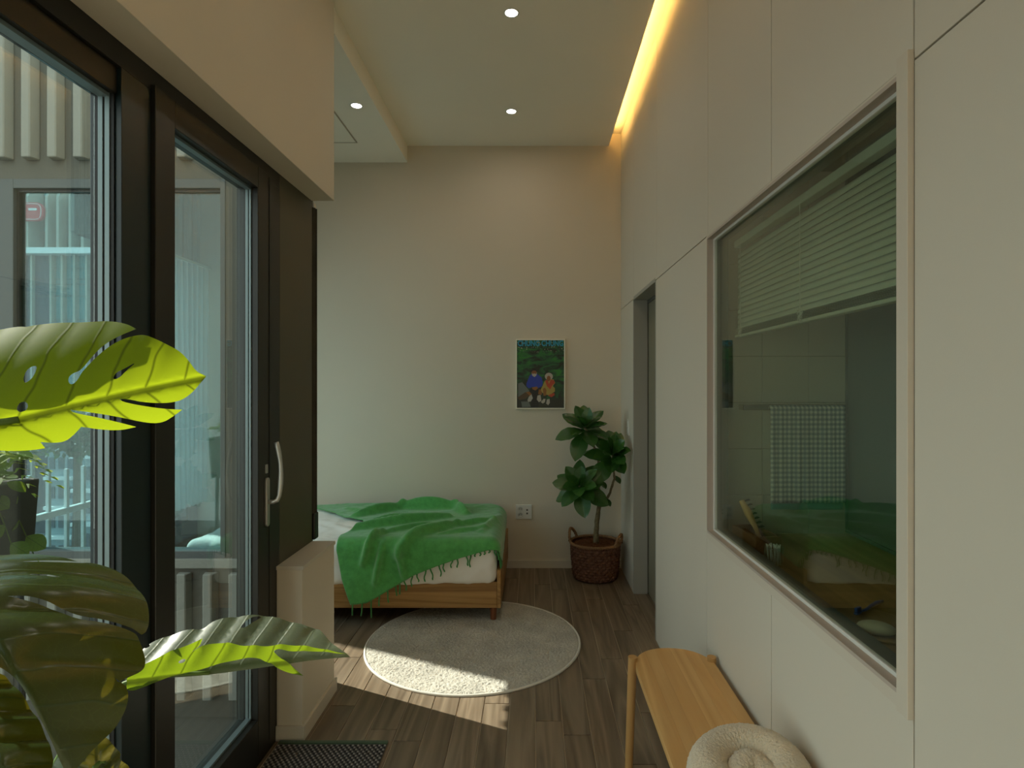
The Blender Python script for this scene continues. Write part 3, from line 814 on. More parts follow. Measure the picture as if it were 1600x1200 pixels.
# ------------------------------------------------------------------ ribbed outer wall between balcony and alcove
wb2 = MB()
WX0, WX1 = -2.50, -1.50            # its window
wb2.box(-2.95, XC, YE, YI, 2.49, 3.7).box(-2.95, WX0 - 0.14, YE, YI, -0.2, 2.49).box(WX1 + 0.02, XC, YE, YI, -0.2, 2.49)
wb2.box(WX0 - 0.14, WX1 + 0.02, YE, YI, -0.2, 0.66)
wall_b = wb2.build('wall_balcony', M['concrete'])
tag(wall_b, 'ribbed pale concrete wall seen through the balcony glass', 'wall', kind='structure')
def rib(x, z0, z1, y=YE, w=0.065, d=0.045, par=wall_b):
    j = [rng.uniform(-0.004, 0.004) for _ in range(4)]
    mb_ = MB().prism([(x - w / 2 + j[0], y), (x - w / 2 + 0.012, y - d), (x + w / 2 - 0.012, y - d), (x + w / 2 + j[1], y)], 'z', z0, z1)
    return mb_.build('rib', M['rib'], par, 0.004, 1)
x = -2.90
while x < XC - 0.04:
    rib(x, 2.58, 3.7)
    if WX0 - 0.1 < x: rib(x, 0.0, 0.60)
    x += 0.123
box('ledge', WX0 - 0.16, XC, YE - 0.02, YE, 0.62, 0.665, M['rib'], wall_b, 0.003, 1)
win3 = empty('window_3', (-1.95, YE, 0.66))
tag(win3, 'grey framed window between balcony and bed alcove', 'window', kind='structure')
for b in ((WX0 - 0.14, WX0, 0.66, 2.49), (WX1 - 0.005, WX1 + 0.02, 0.66, 2.49)):
    dbox('stile', b[0], b[1], YE - 0.004, YE + 0.07, b[2], b[3], M['frame_g'], win3, 0.002)
dbox('rail', WX0, WX1, YE - 0.004, YE + 0.05, 2.445, 2.49, M['frame_g'], win3, 0.002)
dbox('rail', WX0, WX1, YE - 0.004, YE + 0.07, 0.66, 0.70, M['frame_g'], win3, 0.002)
for b in ((WX0, WX0 + 0.012, 0.70, 2.445), ):
    dbox('gasket', b[0], b[1], YE + 0.016, YE + 0.036, b[2], b[3], M['frame'], win3, 0)
dbox('gasket', WX0 + 0.012, WX1 - 0.005, YE + 0.016, YE + 0.036, 2.433, 2.445, M['frame'], win3, 0)
dbox('pane', WX0 + 0.012, WX1 - 0.005, YE + 0.03, YE + 0.036, 0.70, 2.433, M['glass_d'], win3, 0)

# alcove window wall
SY0, SY1 = 3.07, 4.79
ws = MB()
ws.box(XL - 0.18, XL, YI, YB, -0.06, 0.40).box(XL - 0.18, XL, YI, 3.78, 2.72, ZT).box(XL - 0.18, XL, 3.78, YB, 2.46, ZT)
ws.box(XL - 0.18, XL, YI - 0.0, SY0, 0.40, 2.72).box(XL - 0.18, XL, SY1, YB, 0.40, 2.46)
wall_l = ws.build('wall_left', M['concrete'])
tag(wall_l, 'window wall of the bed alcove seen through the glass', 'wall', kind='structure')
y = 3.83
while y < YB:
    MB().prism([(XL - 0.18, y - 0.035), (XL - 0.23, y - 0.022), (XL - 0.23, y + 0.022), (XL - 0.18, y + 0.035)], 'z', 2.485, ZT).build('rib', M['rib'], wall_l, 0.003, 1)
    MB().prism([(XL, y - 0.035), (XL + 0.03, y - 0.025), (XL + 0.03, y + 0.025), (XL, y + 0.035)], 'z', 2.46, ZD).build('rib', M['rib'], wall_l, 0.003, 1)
    y += 0.123
win4 = empty('window_4', (XL - 0.05, 3.6, 0.40))
tag(win4, 'side window of the bed alcove looking out on the street', 'window', kind='structure')
dbox('stile', XL - 0.09, XL - 0.04, SY0, SY0 + 0.03, 0.40, 2.72, M['frame_g'], win4)
dbox('stile', XL - 0.09, XL - 0.04, SY1 - 0.03, SY1, 0.40, 2.46, M['frame_g'], win4)
dbox('rail', XL - 0.09, XL - 0.04, SY0, SY1, 0.40, 0.44, M['frame_g'], win4)
dbox('pane', XL - 0.068, XL - 0.062, SY0 + 0.03, SY1 - 0.03, 0.44, 2.46, M['glass_c'], win4, 0)
dbox('pane', XL - 0.068, XL - 0.062, SY0 + 0.03, 3.78, 2.46, 2.72, M['glass_c'], win4, 0)
# sheer curtain gathered at the alcove window
m = bpy.data.materials.new('sheer'); m.use_nodes = True
nt = m.node_tree; N = nt.nodes; L = nt.links; N.clear()
out = N.new('ShaderNodeOutputMaterial'); t1 = N.new('ShaderNodeBsdfTransparent'); t2 = N.new('ShaderNodeBsdfTranslucent'); t3 = N.new('ShaderNodeBsdfDiffuse')
t2.inputs[0].default_value = (0.75, 0.85, 0.85, 1); t3.inputs[0].default_value = (0.72, 0.80, 0.80, 1)
m1 = N.new('ShaderNodeMixShader'); m1.inputs[0].default_value = 0.6; m2 = N.new('ShaderNodeMixShader'); m2.inputs[0].default_value = 0.62
L.new(t2.outputs[0], m1.inputs[1]); L.new(t3.outputs[0], m1.inputs[2]); L.new(t1.outputs[0], m2.inputs[1]); L.new(m1.outputs[0], m2.inputs[2]); L.new(m2.outputs[0], out.inputs[0])
M['sheer'] = m
curt = empty('sheer_curtain', (XL + 0.10, 4.53, 0.56))
tag(curt, 'white sheer curtain gathered beside the alcove window', 'curtain')
def cu_(u, v):
    yy = -0.30 + 0.62 * u
    a = u * 2 * math.pi * 9
    return (0.022 * math.sin(a) * (0.6 + 0.4 * v), yy + 0.012 * math.cos(a * 1.0) + 0.03 * v * math.sin(u * 5), 1.88 * (1 - v))
cloth_grid('cloth', 150, 16, cu_, M['sheer'], curt)
MB().box(-0.012, 0.012, -0.34, 0.36, 1.88, 1.90).build('track', M['white_metal'], curt)
# balcony floor and outer railing
fbal = box('floor_balcony', -3.6, XC - 0.0, YN, YE, -0.20, -0.10, M['concrete'])
tag(fbal, 'grey balcony floor outside the glass', 'floor', kind='structure')
bfw = box('wall_kerb', XC - 0.07, XC - 0.0, YN, YE, -0.10, -0.01, M['concrete'])
tag(bfw, 'low kerb under the balcony frames', 'wall', kind='structure')
rl = empty('street_railing', (XL - 0.30, 3.7, 0.0))
tag(rl, 'white slatted railing outside the alcove window', 'railing')
MB().box(-0.02, 0.02, -0.75, 1.25, 0.66, 0.70).build('top_rail', M['white_metal'], rl, 0.003, 1)
MB().box(-0.02, 0.02, -0.75, 1.25, 0.20, 0.24).build('bottom_rail', M['white_metal'], rl, 0.003, 1)
bo = MB().box(-0.011, 0.011, -0.011, 0.011, 0.24, 0.95).build('baluster', M['white_metal'], rl, 0.002, 1)
bo.location = (0, -0.70, 0)
for k in range(1, 14):
    o = bo.copy(); COL.objects.link(o); o.parent = rl; o.location = (0, -0.70 + 0.145 * k, 0)
MB().box(-0.04, 0.16, -0.75, 1.15, 0.10, 0.20).build('ledge', M['concrete'], rl, 0.003, 1)

# ------------------------------------------------------------------ bed
BXL, BX1, BY0, BY1 = -2.20, -0.205, 3.722, 4.81
bed = empty('bed_frame', (-1.2, 4.27, 0))
tag(bed, 'low oak single bed frame against the back wall', 'bed')
def bb(name, x0, x1, y0, y1, z0, z1, mat, bv=0.004):
    return MB().box(x0 + 1.2, x1 + 1.2, y0 - 4.27, y1 - 4.27, z0, z1).build(name, mat, bed, bv, 2)
bb('side_rail', BXL, BX1 - 0.022, BY0, BY0 + 0.024, 0.095, 0.258, M['oak'])
bb('side_rail', BXL, BX1 - 0.022, BY1 - 0.024, BY1, 0.095, 0.258, M['oak'])
bb('end_board', BX1 - 0.022, BX1 + 0.002, BY0 - 0.004, BY1, 0.095, 0.335, M['oak_y'])
bb('head_board', BXL - 0.022, BXL, BY0, BY1, 0.095, 0.335, M['oak_y'])
bb('slat_base', BXL, BX1 - 0.022, BY0 + 0.024, BY1 - 0.024, 0.18, 0.225, M['oak'])
for x in (BXL + 0.05, BX1 - 0.048):
    for y in (BY0 + 0.035, BY1 - 0.035):
        lg = MB(); lg.tube([(x + 1.2, y - 4.27, 0.014 if (x > -1 and y < 4) else 0.001), (x + 1.2, y - 4.27, 0.10)], [0.019, 0.024], 14)
        lg.build('leg', M['leg_red'], bed, sm=False)
# mattress: a soft block with rounded edges and puckered cloth
def soft_block(x0, x1, y0, y1, z0, z1, r, n, amp, seed=0, freq=6.0):
    nx, ny, nz = n
    bm = bmesh.new()
    ic = [Vector((x0 + r, y0 + r, z0 + r)), Vector((x1 - r, y1 - r, z1 - r))]
    key = {}
    def V(x, y, z):
        k = (round(x, 5), round(y, 5), round(z, 5))
        if k in key: return key[k]
        p = Vector((x, y, z))
        q = Vector([min(max(p[i], ic[0][i]), ic[1][i]) for i in range(3)])
        d = p - q
        if d.length > 1e-9:
            dn = d.normalized(); p = q + dn * r
        else: dn = Vector((0, 0, 1))
        nn = noise.fractal(p * freq + Vector((seed, 0, 0)), 1.0, 2.0, 3)
        p = p + dn * nn * amp
        key[k] = bm.verts.new(p); return key[k]
    def face(f, a, b):
        for i in range(a):
            for j in range(b):
                vs = [V(*f(i / a, j / b)), V(*f((i + 1) / a, j / b)), V(*f((i + 1) / a, (j + 1) / b)), V(*f(i / a, (j + 1) / b))]
                try: bm.faces.new(vs)
                except ValueError: pass
    lx = lambda t: x0 + (x1 - x0) * t
    ly = lambda t: y0 + (y1 - y0) * t
    lz = lambda t: z0 + (z1 - z0) * t
    face(lambda a, b: (lx(a), ly(b), z1), nx, ny); face(lambda a, b: (lx(a), ly(b), z0), nx, ny)
    face(lambda a, b: (lx(a), y0, lz(b)), nx, nz); face(lambda a, b: (lx(a), y1, lz(b)), nx, nz)
    face(lambda a, b: (x0, ly(a), lz(b)), ny, nz); face(lambda a, b: (x1, ly(a), lz(b)), ny, nz)
    bmesh.ops.recalc_face_normals(bm, faces=bm.faces)
    return bm
ZM = 0.512
bm = soft_block(BXL + 0.01, BX1 - 0.026, BY0 - 0.016, BY1 - 0.03, 0.236, ZM, 0.055, (130, 70, 18), 0.012, 3)
for v in bm.verts:      # seam and long creases of the cover
    p = v.co
    if p.z > 0.40:
        v.co.z += 0.013 * max(0, math.sin(p.x * 9 + p.y * 14 + 2 * noise.noise(p * 3))) ** 3 + 0.005 * max(0, math.sin(p.x * 26 + p.y * 31 + 3 * noise.noise(p * 6))) ** 2
    if p.y < BY0 + 0.03:
        v.co.y -= 0.008 * max(0, math.sin(p.x * 11 - p.z * 22 + 1.5 * noise.noise(p * 5)))**2
    v.co.z -= 0.014 * math.exp(-((p.y - 4.36 - 0.02 * math.sin(p.x * 4)) / 0.012) ** 2) if p.z > 0.45 else 0
me = bpy.data.meshes.new('mattress'); bm.to_mesh(me); bm.free(); smooth(me)
mat_o = link('mattress', me, M['sheet'])
tag(mat_o, 'white covered mattress on the oak bed frame', 'mattress')

# ------------------------------------------------------------------ green throw
YFR, XRT = BY0 - 0.018, BX1 - 0.020      # planes the cloth falls over
def lerp(a, b, t): return a + (b - a) * t
def poly_at(pts, t):
    d = [0.0]
    for i in range(1, len(pts)):
        d.append(d[-1] + math.hypot(pts[i][0] - pts[i-1][0], pts[i][1] - pts[i-1][1]))
    s = t * d[-1]
    for i in range(1, len(pts)):
        if s <= d[i] + 1e-9:
            q = (s - d[i-1]) / max(1e-9, d[i] - d[i-1])
            return (lerp(pts[i-1][0], pts[i][0], q), lerp(pts[i-1][1], pts[i][1], q))
    return pts[-1]
# unfolded outline: a = x along the bed, b = distance over the front edge (negative: on top)
FRONT = [(-1.13, 0.355), (-1.03, 0.345), (-0.95, 0.300), (-0.87, 0.250), (-0.74, 0.175), (-0.60, 0.120), (-0.45, 0.070), (-0.33, 0.035), (-0.25, 0.020), (-0.17, -0.02), (-0.06, -0.10)]
BACK = [(-1.78, -1.00), (-1.45, -1.05), (-1.0, -1.06), (-0.6, -1.05), (-0.35, -1.04), (-0.20, -0.92)]
LEFT = [(-1.13, 0.355), (-1.185, 0.20), (-1.225, 0.02), (-1.235, -0.10), (-1.16, -0.30), (-1.21, -0.52), (-1.36, -0.60), (-1.52, -0.78), (-1.78, -1.00)]
RIGHT = [(-0.06, -0.10), (-0.07, -0.35), (-0.11, -0.62), (-0.20, -0.92)]
def fold_prof(s, r, edge):
    """s measured outward with the edge of the top at s = 0 -> (outward, drop)"""
    if s < -r: return (s, 0.0)
    a = (s + r) / r
    if a < math.pi / 2: return (-r + r * math.sin(a), r * (1 - math.cos(a)))
    return (0.0, r + (s + r - r * math.pi / 2))
def ridge(p, a, b, w, h):
    ax, ay = a; bx, by = b
    dx, dy = bx - ax, by - ay
    t = ((p[0] - ax) * dx + (p[1] - ay) * dy) / (dx * dx + dy * dy)
    tc = min(max(t, 0), 1)
    d = math.hypot(p[0] - ax - tc * dx, p[1] - ay - tc * dy)
    w *= 0.85; e = 1.0 - 0.55 * abs(2 * tc - 1) ** 2
    return h * e * math.exp(-(d / w) ** 2)
RIDGES = [((-1.30, -0.62), (-1.02, -0.92), 0.030, 0.045), ((-1.02, -0.92), (-0.60, -0.90), 0.040, 0.060), ((-0.60, -0.90), (-0.50, -0.72), 0.035, 0.045),
          ((-1.22, -0.22), (-0.62, -0.62), 0.035, 0.040), ((-1.15, -0.42), (-0.85, -0.66), 0.022, 0.026),
          ((-0.85, 0.05), (-0.52, -0.34), 0.035, 0.040), ((-0.52, -0.34), (-0.30, -0.50), 0.03, 0.024), ((-1.06, 0.10), (-0.98, -0.14), 0.022, 0.034), ((-0.98, 0.22), (-0.94, 0.00), 0.02, 0.028),
          ((-0.98, -0.14), (-0.70, -0.40), 0.025, 0.020), ((-0.34, -0.18), (-0.24, -0.70), 0.03, 0.018), ((-0.80, 0.18), (-0.84, 0.02), 0.02, 0.026),
          ((-0.60, -0.12), (-0.32, -0.26), 0.022, 0.014), ((-1.45, -0.90), (-1.25, -0.76), 0.03, 0.014)]
def drape(a, b, lift=0.017):
    h = lift + 1.55 * sum(ridge((a, b), *r) for r in RIDGES)
    n1 = noise.fractal(Vector((a * 5, b * 5, 1.3)), 1.0, 2.0, 3)
    h += 0.010 * max(0, n1) + 0.004 * max(0, noise.noise(Vector((a * 22, b * 22, 5))))
    oy, dy_ = fold_prof(b, 0.060, 0)
    ox, dx_ = fold_prof(a - XRT, 0.055, 0)
    x, y, z = XRT + ox, YFR - oy, ZM + 0.004 - dy_ - dx_
    nf = min(max((b + 0.06) / (0.06 * math.pi / 2), 0), 1)
    nr = min(max((a - XRT + 0.055) / (0.055 * math.pi / 2), 0), 1)
    n = Vector((math.sin(nr * math.pi / 2), -math.sin(nf * math.pi / 2), math.cos(max(nf, nr) * math.pi / 2) + 0.05)).normalized()
    # the hanging corner swings clear of the bed rail
    if b > 0.06: n = n; h += 0.020 * min(1, (b - 0.06) / 0.15)
    if y > 4.60 and z > 0.3: z += 0.012 * ((y - 4.60) / 0.2)
    return Vector((x, y, z)) + n * h
def coons(u, v):
    f = poly_at(FRONT, u); k = poly_at(BACK, u); l = poly_at(LEFT, v); r = poly_at(RIGHT, v)
    out = []
    for i_ in range(2):
        c00, c10, c01, c11 = FRONT[0][i_], FRONT[-1][i_], BACK[0][i_], BACK[-1][i_]
        out.append((1 - v) * f[i_] + v * k[i_] + (1 - u) * l[i_] + u * r[i_] - ((1 - u) * (1 - v) * c00 + u * (1 - v) * c10 + (1 - u) * v * c01 + u * v * c11))
    return out
throw = empty('wool_throw', (-0.8, 4.2, ZM))
tag(throw, 'rumpled green wool throw with tassels spread over the bed', 'blanket')
def thr(u, v):
    a, b = coons(u, v)
    return drape(a, b) - Vector((-0.8, 4.2, ZM))
cloth_grid('cloth', 150, 130, thr, M['throw'], throw, thick=0.006)
tro = Vector((-0.8, 4.2, ZM))
for k in range(40):
    u = (k + 0.5) / 40
    a, b = poly_at(FRONT, u)
    p = drape(a, b) - tro
    ln = 0.085 if u < 0.30 else (0.060 if u < 0.70 else 0.022)
    if u > 0.9: ln = 0.12
    if u < 0.28 and k % 2 == 1: continue
    if 0.28 < u < 0.7 and k % 3 == 1: continue
    ln *= rng.uniform(0.7, 1.25)
    da = rng.uniform(-0.35, 0.35); ph = rng.uniform(0, 6)
    hang = []
    for q in range(8):
        t = q / 7
        a2 = a + da * ln * t + 0.007 * math.sin(t * 6 + ph) * t
        if u > 0.9:
            w_ = drape(a + ln * t * 0.9, b - 0.01 * t + 0.005 * math.sin(4 * t + ph), 0.012)
            hang.append(w_ - tro)
        else:
            w_ = drape(a2, b + ln * t, 0.012)
            if u < 0.30: w_ = Vector((drape(a, b).x + 0.3 * (a2 - a), drape(a, b).y - 0.002, drape(a, b).z - ln * t))
            hang.append(w_ - tro)
    MB().tube(hang, [0.0052, 0.0046, 0.0044, 0.0044, 0.0042, 0.0042, 0.005, 0.0036], 6).build('tassel', M['tassel'], throw, sm=True)

# ------------------------------------------------------------------ round rug
RC, RR = Vector((-0.345, 3.46, 0)), 0.622
rug = empty('round_rug', RC)
tag(rug, 'round cream shaggy rug half under the bed', 'rug')
vs_ = []; fs_ = []; idx = {}
step = 0.0052; n = int(RR / step) + 1
for i in range(-n, n + 1):
    for j in range(-n, n + 1):
        x, y = i * step, j * step
        r = math.hypot(x, y)
        if r > RR - 0.010: continue
        q = Vector((x * 55, y * 55, 0)); 
        h = 0.012 + 0.0030 * noise.noise(q * 2.0) + 0.0042 * rng.uniform(-1, 1) + 0.0045 * noise.noise(q * 0.16)
        h *= min(1.0, (RR - 0.004 - r) / 0.02) ** 0.5
        idx[(i, j)] = len(vs_); vs_.append((x + rng.uniform(-.0016, .0016), y + rng.uniform(-.0016, .0016), max(0.004, h)))
for (i, j), k in idx.items():
    q = [idx.get((i + 1, j)), idx.get((i + 1, j + 1)), idx.get((i, j + 1))]
    if all(t is not None for t in q): fs_.append((k, *q))
me = bpy.data.meshes.new('pile'); me.from_pydata(vs_, [], fs_); smooth(me)
pile = link('pile', me, M['rug'], rug); pile['kind'] = 'stuff'
MB().lathe([(0.0001, 0.004), (RR - 0.012, 0.004), (RR - 0.012, 0.010), (RR - 0.004, 0.012), (RR, 0.006), (RR, 0.0005), (0.0001, 0.0005)], seg=96).build('binding', M['rug_rim'], rug, sm=True)

# ------------------------------------------------------------------ door mat
MX0, MX1, MY0, MY1 = -1.062, -0.606, 1.82, 2.480
dm = empty('door_mat', ((MX0 + MX1) / 2, (MY0 + MY1) / 2, 0))
tag(dm, 'black and white woven doormat with green edge at the balcony door', 'doormat')
hx_, hy_ = (MX1 - MX0) / 2, (MY1 - MY0) / 2
MB().box(-hx_, hx_, -hy_, hy_ - 0.022, 0.0005, 0.008).build('backing', M['mat_black'], dm, 0.003, 2)
MB().box(-hx_, hx_, hy_ - 0.022, hy_, 0.0005, 0.012).build('hem', M['mat_green'], dm, 0.004, 2)
MB().box(-hx_, hx_, -hy_ - 0.0, -hy_ + 0.022, 0.0005, 0.012).build('hem', M['mat_green'], dm, 0.004, 2)
def knots(mat, sel, name, r):
    k_ = MB(); row = 0; y = -hy_ + 0.03
    while y < hy_ - 0.028:
        x = -hx_ + 0.010 + (0.011 if row % 2 else 0.0); c_ = 0
        while x < hx_ - 0.004:
            if (c_ + 0) % 2 == sel:
                rx, ry, rz = r
                ring = [(x + rx * math.cos(a), y + ry * math.sin(a), 0.009) for a in [math.pi * 2 * t / 6 for t in range(6)]]
                mid = [(x + rx * 0.75 * math.cos(a), y + ry * 0.75 * math.sin(a), 0.009 + rz * 0.7) for a in [math.pi * 2 * t / 6 for t in range(6)]]
                vsq = ring + mid + [(x, y, 0.009 + rz)]
                fsq = [(t, (t + 1) % 6, 6 + (t + 1) % 6, 6 + t) for t in range(6)] + [(6 + t, 6 + (t + 1) % 6, 12) for t in range(6)]
                k_.add(vsq, fsq)
            x += 0.011; c_ += 1
        y += 0.0135; row += 1
    o = k_.build(name, mat, dm, sm=True); o['kind'] = 'stuff'
knots(M['mat_white'], 0, 'white_knots', (0.0048, 0.0042, 0.005))
knots(M['mat_black'], 1, 'black_knots', (0.0060, 0.0062, 0.006))

# ------------------------------------------------------------------ bench
bn = empty('bench', (0.545, 1.86, 0))
tag(bn, 'narrow pale wooden bench with rounded end along the panelled wall', 'bench')
bx0, bx1, by0_, by1_, bz = 0.392, 0.698, 1.20, 2.405, 0.43
hw = (bx1 - bx0) / 2
out_l = []
def se(t):          # rounded end like a stretched circle
    c, s = math.cos(t), math.sin(t)
    return (hw * math.copysign(abs(c) ** 0.92, c), 0.165 * abs(s) ** 0.92)
top = [se(math.pi * k / 24) for k in range(25)]
L_ = by1_ - 0.165 - 1.86; L0 = by0_ + 0.165 - 1.86
outline = [(x, L_ + y) for x, y in top] + [(-x, L0 - y) for x, y in top]
# the seat: edge-glued boards cut from the outline
def clip_poly(poly, x0, x1):
    def half(p, side, lim):
        r = []
        for i in range(len(p)):
            a, b = p[i], p[(i + 1) % len(p)]
            ia, ib = side * a[0] >= side * lim, side * b[0] >= side * lim
            if ia: r.append(a)
            if ia != ib:
                t = (lim - a[0]) / (b[0] - a[0]); r.append((lim, a[1] + t * (b[1] - a[1])))
        return r
    return half(half(poly, 1, x0), -1, x1)
cuts = [-hw, -0.098, -0.052, 0.008, 0.062, 0.110, hw]
for k in range(6):
    pl = clip_poly(outline, cuts[k] + (0.0002 if k else 0), cuts[k + 1] - (0.0002 if k < 5 else 0))
    MB().prism(pl, 'z', bz - 0.026, bz).build('seat_board', M['bench'], bn, 0.0)
sk = MB().box(-0.10, 0.10, L0 + 0.1, L_ - 0.1, bz - 0.07, bz - 0.0262); sk.build('apron', M['bench'], bn, 0.002, 1)
for sx_ in (-1, 1):
    for yy in (2.295 - 1.86, 1.31 - 1.86):
        xx = sx_ * (hw + 0.006)
        if sx_ > 0: xx = hw - 0.006; 
        MB().tube([(xx - 0.012 * (sx_ < 0), yy + 0.02 * (1 if yy > 0 else -1), 0.001), (xx, yy, bz + 0.015)], [0.0155, 0.0175], 20).build('leg', M['bench_leg'], bn, 0.0, sm=False)
# felt pad on the wall side leg
# boucle knot cushion: a fat ring with a coil tucked in its middle
cush = empty('boucle_cushion', (0.548, 1.495, bz))
tag(cush, 'cream boucle knot cushion lying on the wooden bench', 'cushion')
def boucle(name, path, rad, nu, nv, closed=True):
    vs = []; fs = []
    n = nu
    P = [Vector(path(i / n)) for i in range(n + (0 if closed else 1))]
    cnt = len(P)
    for i in range(cnt):
        a = P[(i + 1) % cnt] if (closed or i + 1 < cnt) else P[i]
        b = P[i - 1] if (closed or i > 0) else P[i]
        t = (a - b).normalized()
        s_ = t.cross(Vector((0, 0, 1)))
        if s_.length < 1e-4: s_ = Vector((1, 0, 0))
        s_.normalize(); u_ = s_.cross(t)
        r = rad(i / n)
        for k in range(nv):
            th = 2 * math.pi * k / nv
            d = s_ * math.cos(th) + u_ * math.sin(th)
            p = P[i] + d * r
            q = p * 210
            h = 0.0024 * noise.noise(q) + 0.0012 * noise.noise(q * 2.1) + 0.0011 * rng.uniform(-1, 1)
            vs.append(p + d * h)
    for i in range(cnt if closed else cnt - 1):
        for k in range(nv):
            i2 = (i + 1) % cnt; k2 = (k + 1) % nv
            fs.append((i * nv + k, i2 * nv + k, i2 * nv + k2, i * nv + k2))
    if not closed:
        fs.append(tuple(range(nv))); fs.append(tuple((cnt - 1) * nv + k for k in range(nv))[::-1])
    me = bpy.data.meshes.new(name); me.from_pydata([tuple(v) for v in vs], [], fs); smooth(me)
    return link(name, me, M['boucle'], cush)
boucle('ring', lambda t: (0.098 * math.cos(2 * math.pi * t), 0.105 * math.sin(2 * math.pi * t), 0.074 + 0.014 * math.sin(2 * math.pi * t + 0.6)), lambda t: 0.059 + 0.003 * math.sin(4 * math.pi * t), 300, 130)
boucle('coil', lambda t: (-0.045 + 0.10 * t, -0.055 + 0.075 * math.sin(t * math.pi), 0.070 + 0.022 * math.sin(t * math.pi)), lambda t: 0.040, 110, 90, False)

# ------------------------------------------------------------------ poster
PX0, PX1, PZ0, PZ1 = -0.1415, 0.2622, 1.301, 1.872
po = empty('framed_poster', ((PX0 + PX1) / 2, YB, (PZ0 + PZ1) / 2))
tag(po, 'framed green forest poster with two seated figures and blue title', 'poster')
pw, ph_ = (PX1 - PX0), (PZ1 - PZ0)
M['pframe'] = paint('poster_frame', (0.86, 0.81, 0.68), 0.4, 0.0)
for b in ((-pw/2, pw/2, ph_/2 - 0.009, ph_/2), (-pw/2, pw/2, -ph_/2, -ph_/2 + 0.009), (-pw/2, -pw/2 + 0.009, -ph_/2 + 0.009, ph_/2 - 0.009), (pw/2 - 0.009, pw/2, -ph_/2 + 0.009, ph_/2 - 0.009)):
    MB().box(b[0], b[1], -0.024, 0.0, b[2], b[3]).build('frame_bar', M['pframe'], po, 0.001, 1)
# forest print
m, nt, N, L, B = new_mat('forest_print')
tc = N.new('ShaderNodeTexCoord'); mp = N.new('ShaderNodeMapping'); mp.inputs['Scale'].default_value = (9, 9, 20)
L.new(tc.outputs['Object'], mp.inputs[0])
nz = N.new('ShaderNodeTexNoise'); nz.inputs['Scale'].default_value = 1.1; nz.inputs['Detail'].default_value = 6; nz.inputs['Distortion'].default_value = 1.0
L.new(mp.outputs[0], nz.inputs['Vector'])
rp = N.new('ShaderNodeValToRGB'); e = rp.color_ramp.elements
e[0].position = 0.40; e[0].color = (0.012, 0.020, 0.010, 1); e[1].position = 0.66; e[1].color = (0.020, 0.19, 0.022, 1)
q = e.new(0.50); q.color = (0.012, 0.075, 0.030, 1); q = e.new(0.57); q.color = (0.018, 0.13, 0.030, 1)
L.new(nz.outputs['Fac'], rp.inputs[0])
sp_ = N.new('ShaderNodeSeparateXYZ'); L.new(tc.outputs['Object'], sp_.inputs[0])
gr = N.new('ShaderNodeMapRange'); gr.inputs['From Min'].default_value = -0.22; gr.inputs['From Max'].default_value = -0.05
L.new(sp_.outputs['Z'], gr.inputs['Value'])
mx = N.new('ShaderNodeMix'); mx.data_type = 'RGBA'; mx.inputs['A'].default_value = (0.020, 0.024, 0.016, 1)
L.new(gr.outputs[0], mx.inputs['Factor']); L.new(rp.outputs[0], mx.inputs['B'])
# light specks in the canopy
vo = N.new('ShaderNodeTexNoise'); vo.inputs['Scale'].default_value = 75; vo.inputs['Detail'].default_value = 2; L.new(tc.outputs['Object'], vo.inputs['Vector'])
s1 = N.new('ShaderNodeMapRange'); s1.inputs['From Min'].default_value = 0.60; s1.inputs['From Max'].default_value = 0.66; L.new(vo.outputs['Fac'], s1.inputs['Value'])
s2 = N.new('ShaderNodeMapRange'); s2.inputs['From Min'].default_value = 0.17; s2.inputs['From Max'].default_value = 0.21; L.new(sp_.outputs['Z'], s2.inputs['Value'])
s3 = N.new('ShaderNodeMath'); s3.operation = 'MULTIPLY'; L.new(s1.outputs[0], s3.inputs[0]); L.new(s2.outputs[0], s3.inputs[1])
mx2 = N.new('ShaderNodeMix'); mx2.data_type = 'RGBA'; mx2.inputs['B'].default_value = (0.42, 0.44, 0.30, 1)
L.new(s3.outputs[0], mx2.inputs['Factor']); L.new(mx.outputs['Result'], mx2.inputs['A']); L.new(mx2.outputs['Result'], B.inputs['Base Color'])
B.inputs['Roughness'].default_value = 0.35
MB().box(-pw/2 + 0.009, pw/2 - 0.009, -0.016, -0.010, -ph_/2 + 0.009, ph_/2 - 0.009).build('print', m, po)
layer = [0]
def ink(name, col, pts, lay=None):
    """flat printed shape; points in the photograph's poster crop (960 x 1200 over 100 x 125 px)"""
    layer[0] += 1
    y = -0.0162 - 0.00012 * layer[0]
    P = []
    for cx, cy in pts:
        X = (795 + cx * 100 / 960 - VX) / (F / YB); Z = EYE - (520 + cy * 125 / 1200 - VY) / (F / YB)
        P.append((X - po.location.x, Z - po.location.z))
    k = 'ink_%02x%02x%02x' % tuple(int(255 * c_) for c_ in col)
    if k not in M: M[k] = plain('printed_ink', col, 0.4)
    MB().prism(P, 'y', y, y + 0.0001).build(name, M[k], po)
def ell(cx, cy, rx, ry, n=16): return [(cx + rx * math.cos(2 * math.pi * i / n), cy + ry * math.sin(2 * math.pi * i / n)) for i in range(n)]
BLU, ORG, YEL, RED, WHT, SKN = (0.015, 0.045, 0.36), (0.26, 0.10, 0.02), (0.38, 0.27, 0.06), (0.42, 0.055, 0.02), (0.42, 0.38, 0.33), (0.24, 0.085, 0.025)
GRY, BRN, BLK, GRN = (0.13, 0.15, 0.14), (0.09, 0.05, 0.02), (0.010, 0.010, 0.010), (0.015, 0.10, 0.03)
ink('printed_rock', GRY, [(140, 760), (200, 740), (300, 860), (330, 900), (250, 940), (140, 960)])
ink('printed_log', BRN, [(130, 970), (250, 890), (330, 930), (250, 990), (160, 1010)])
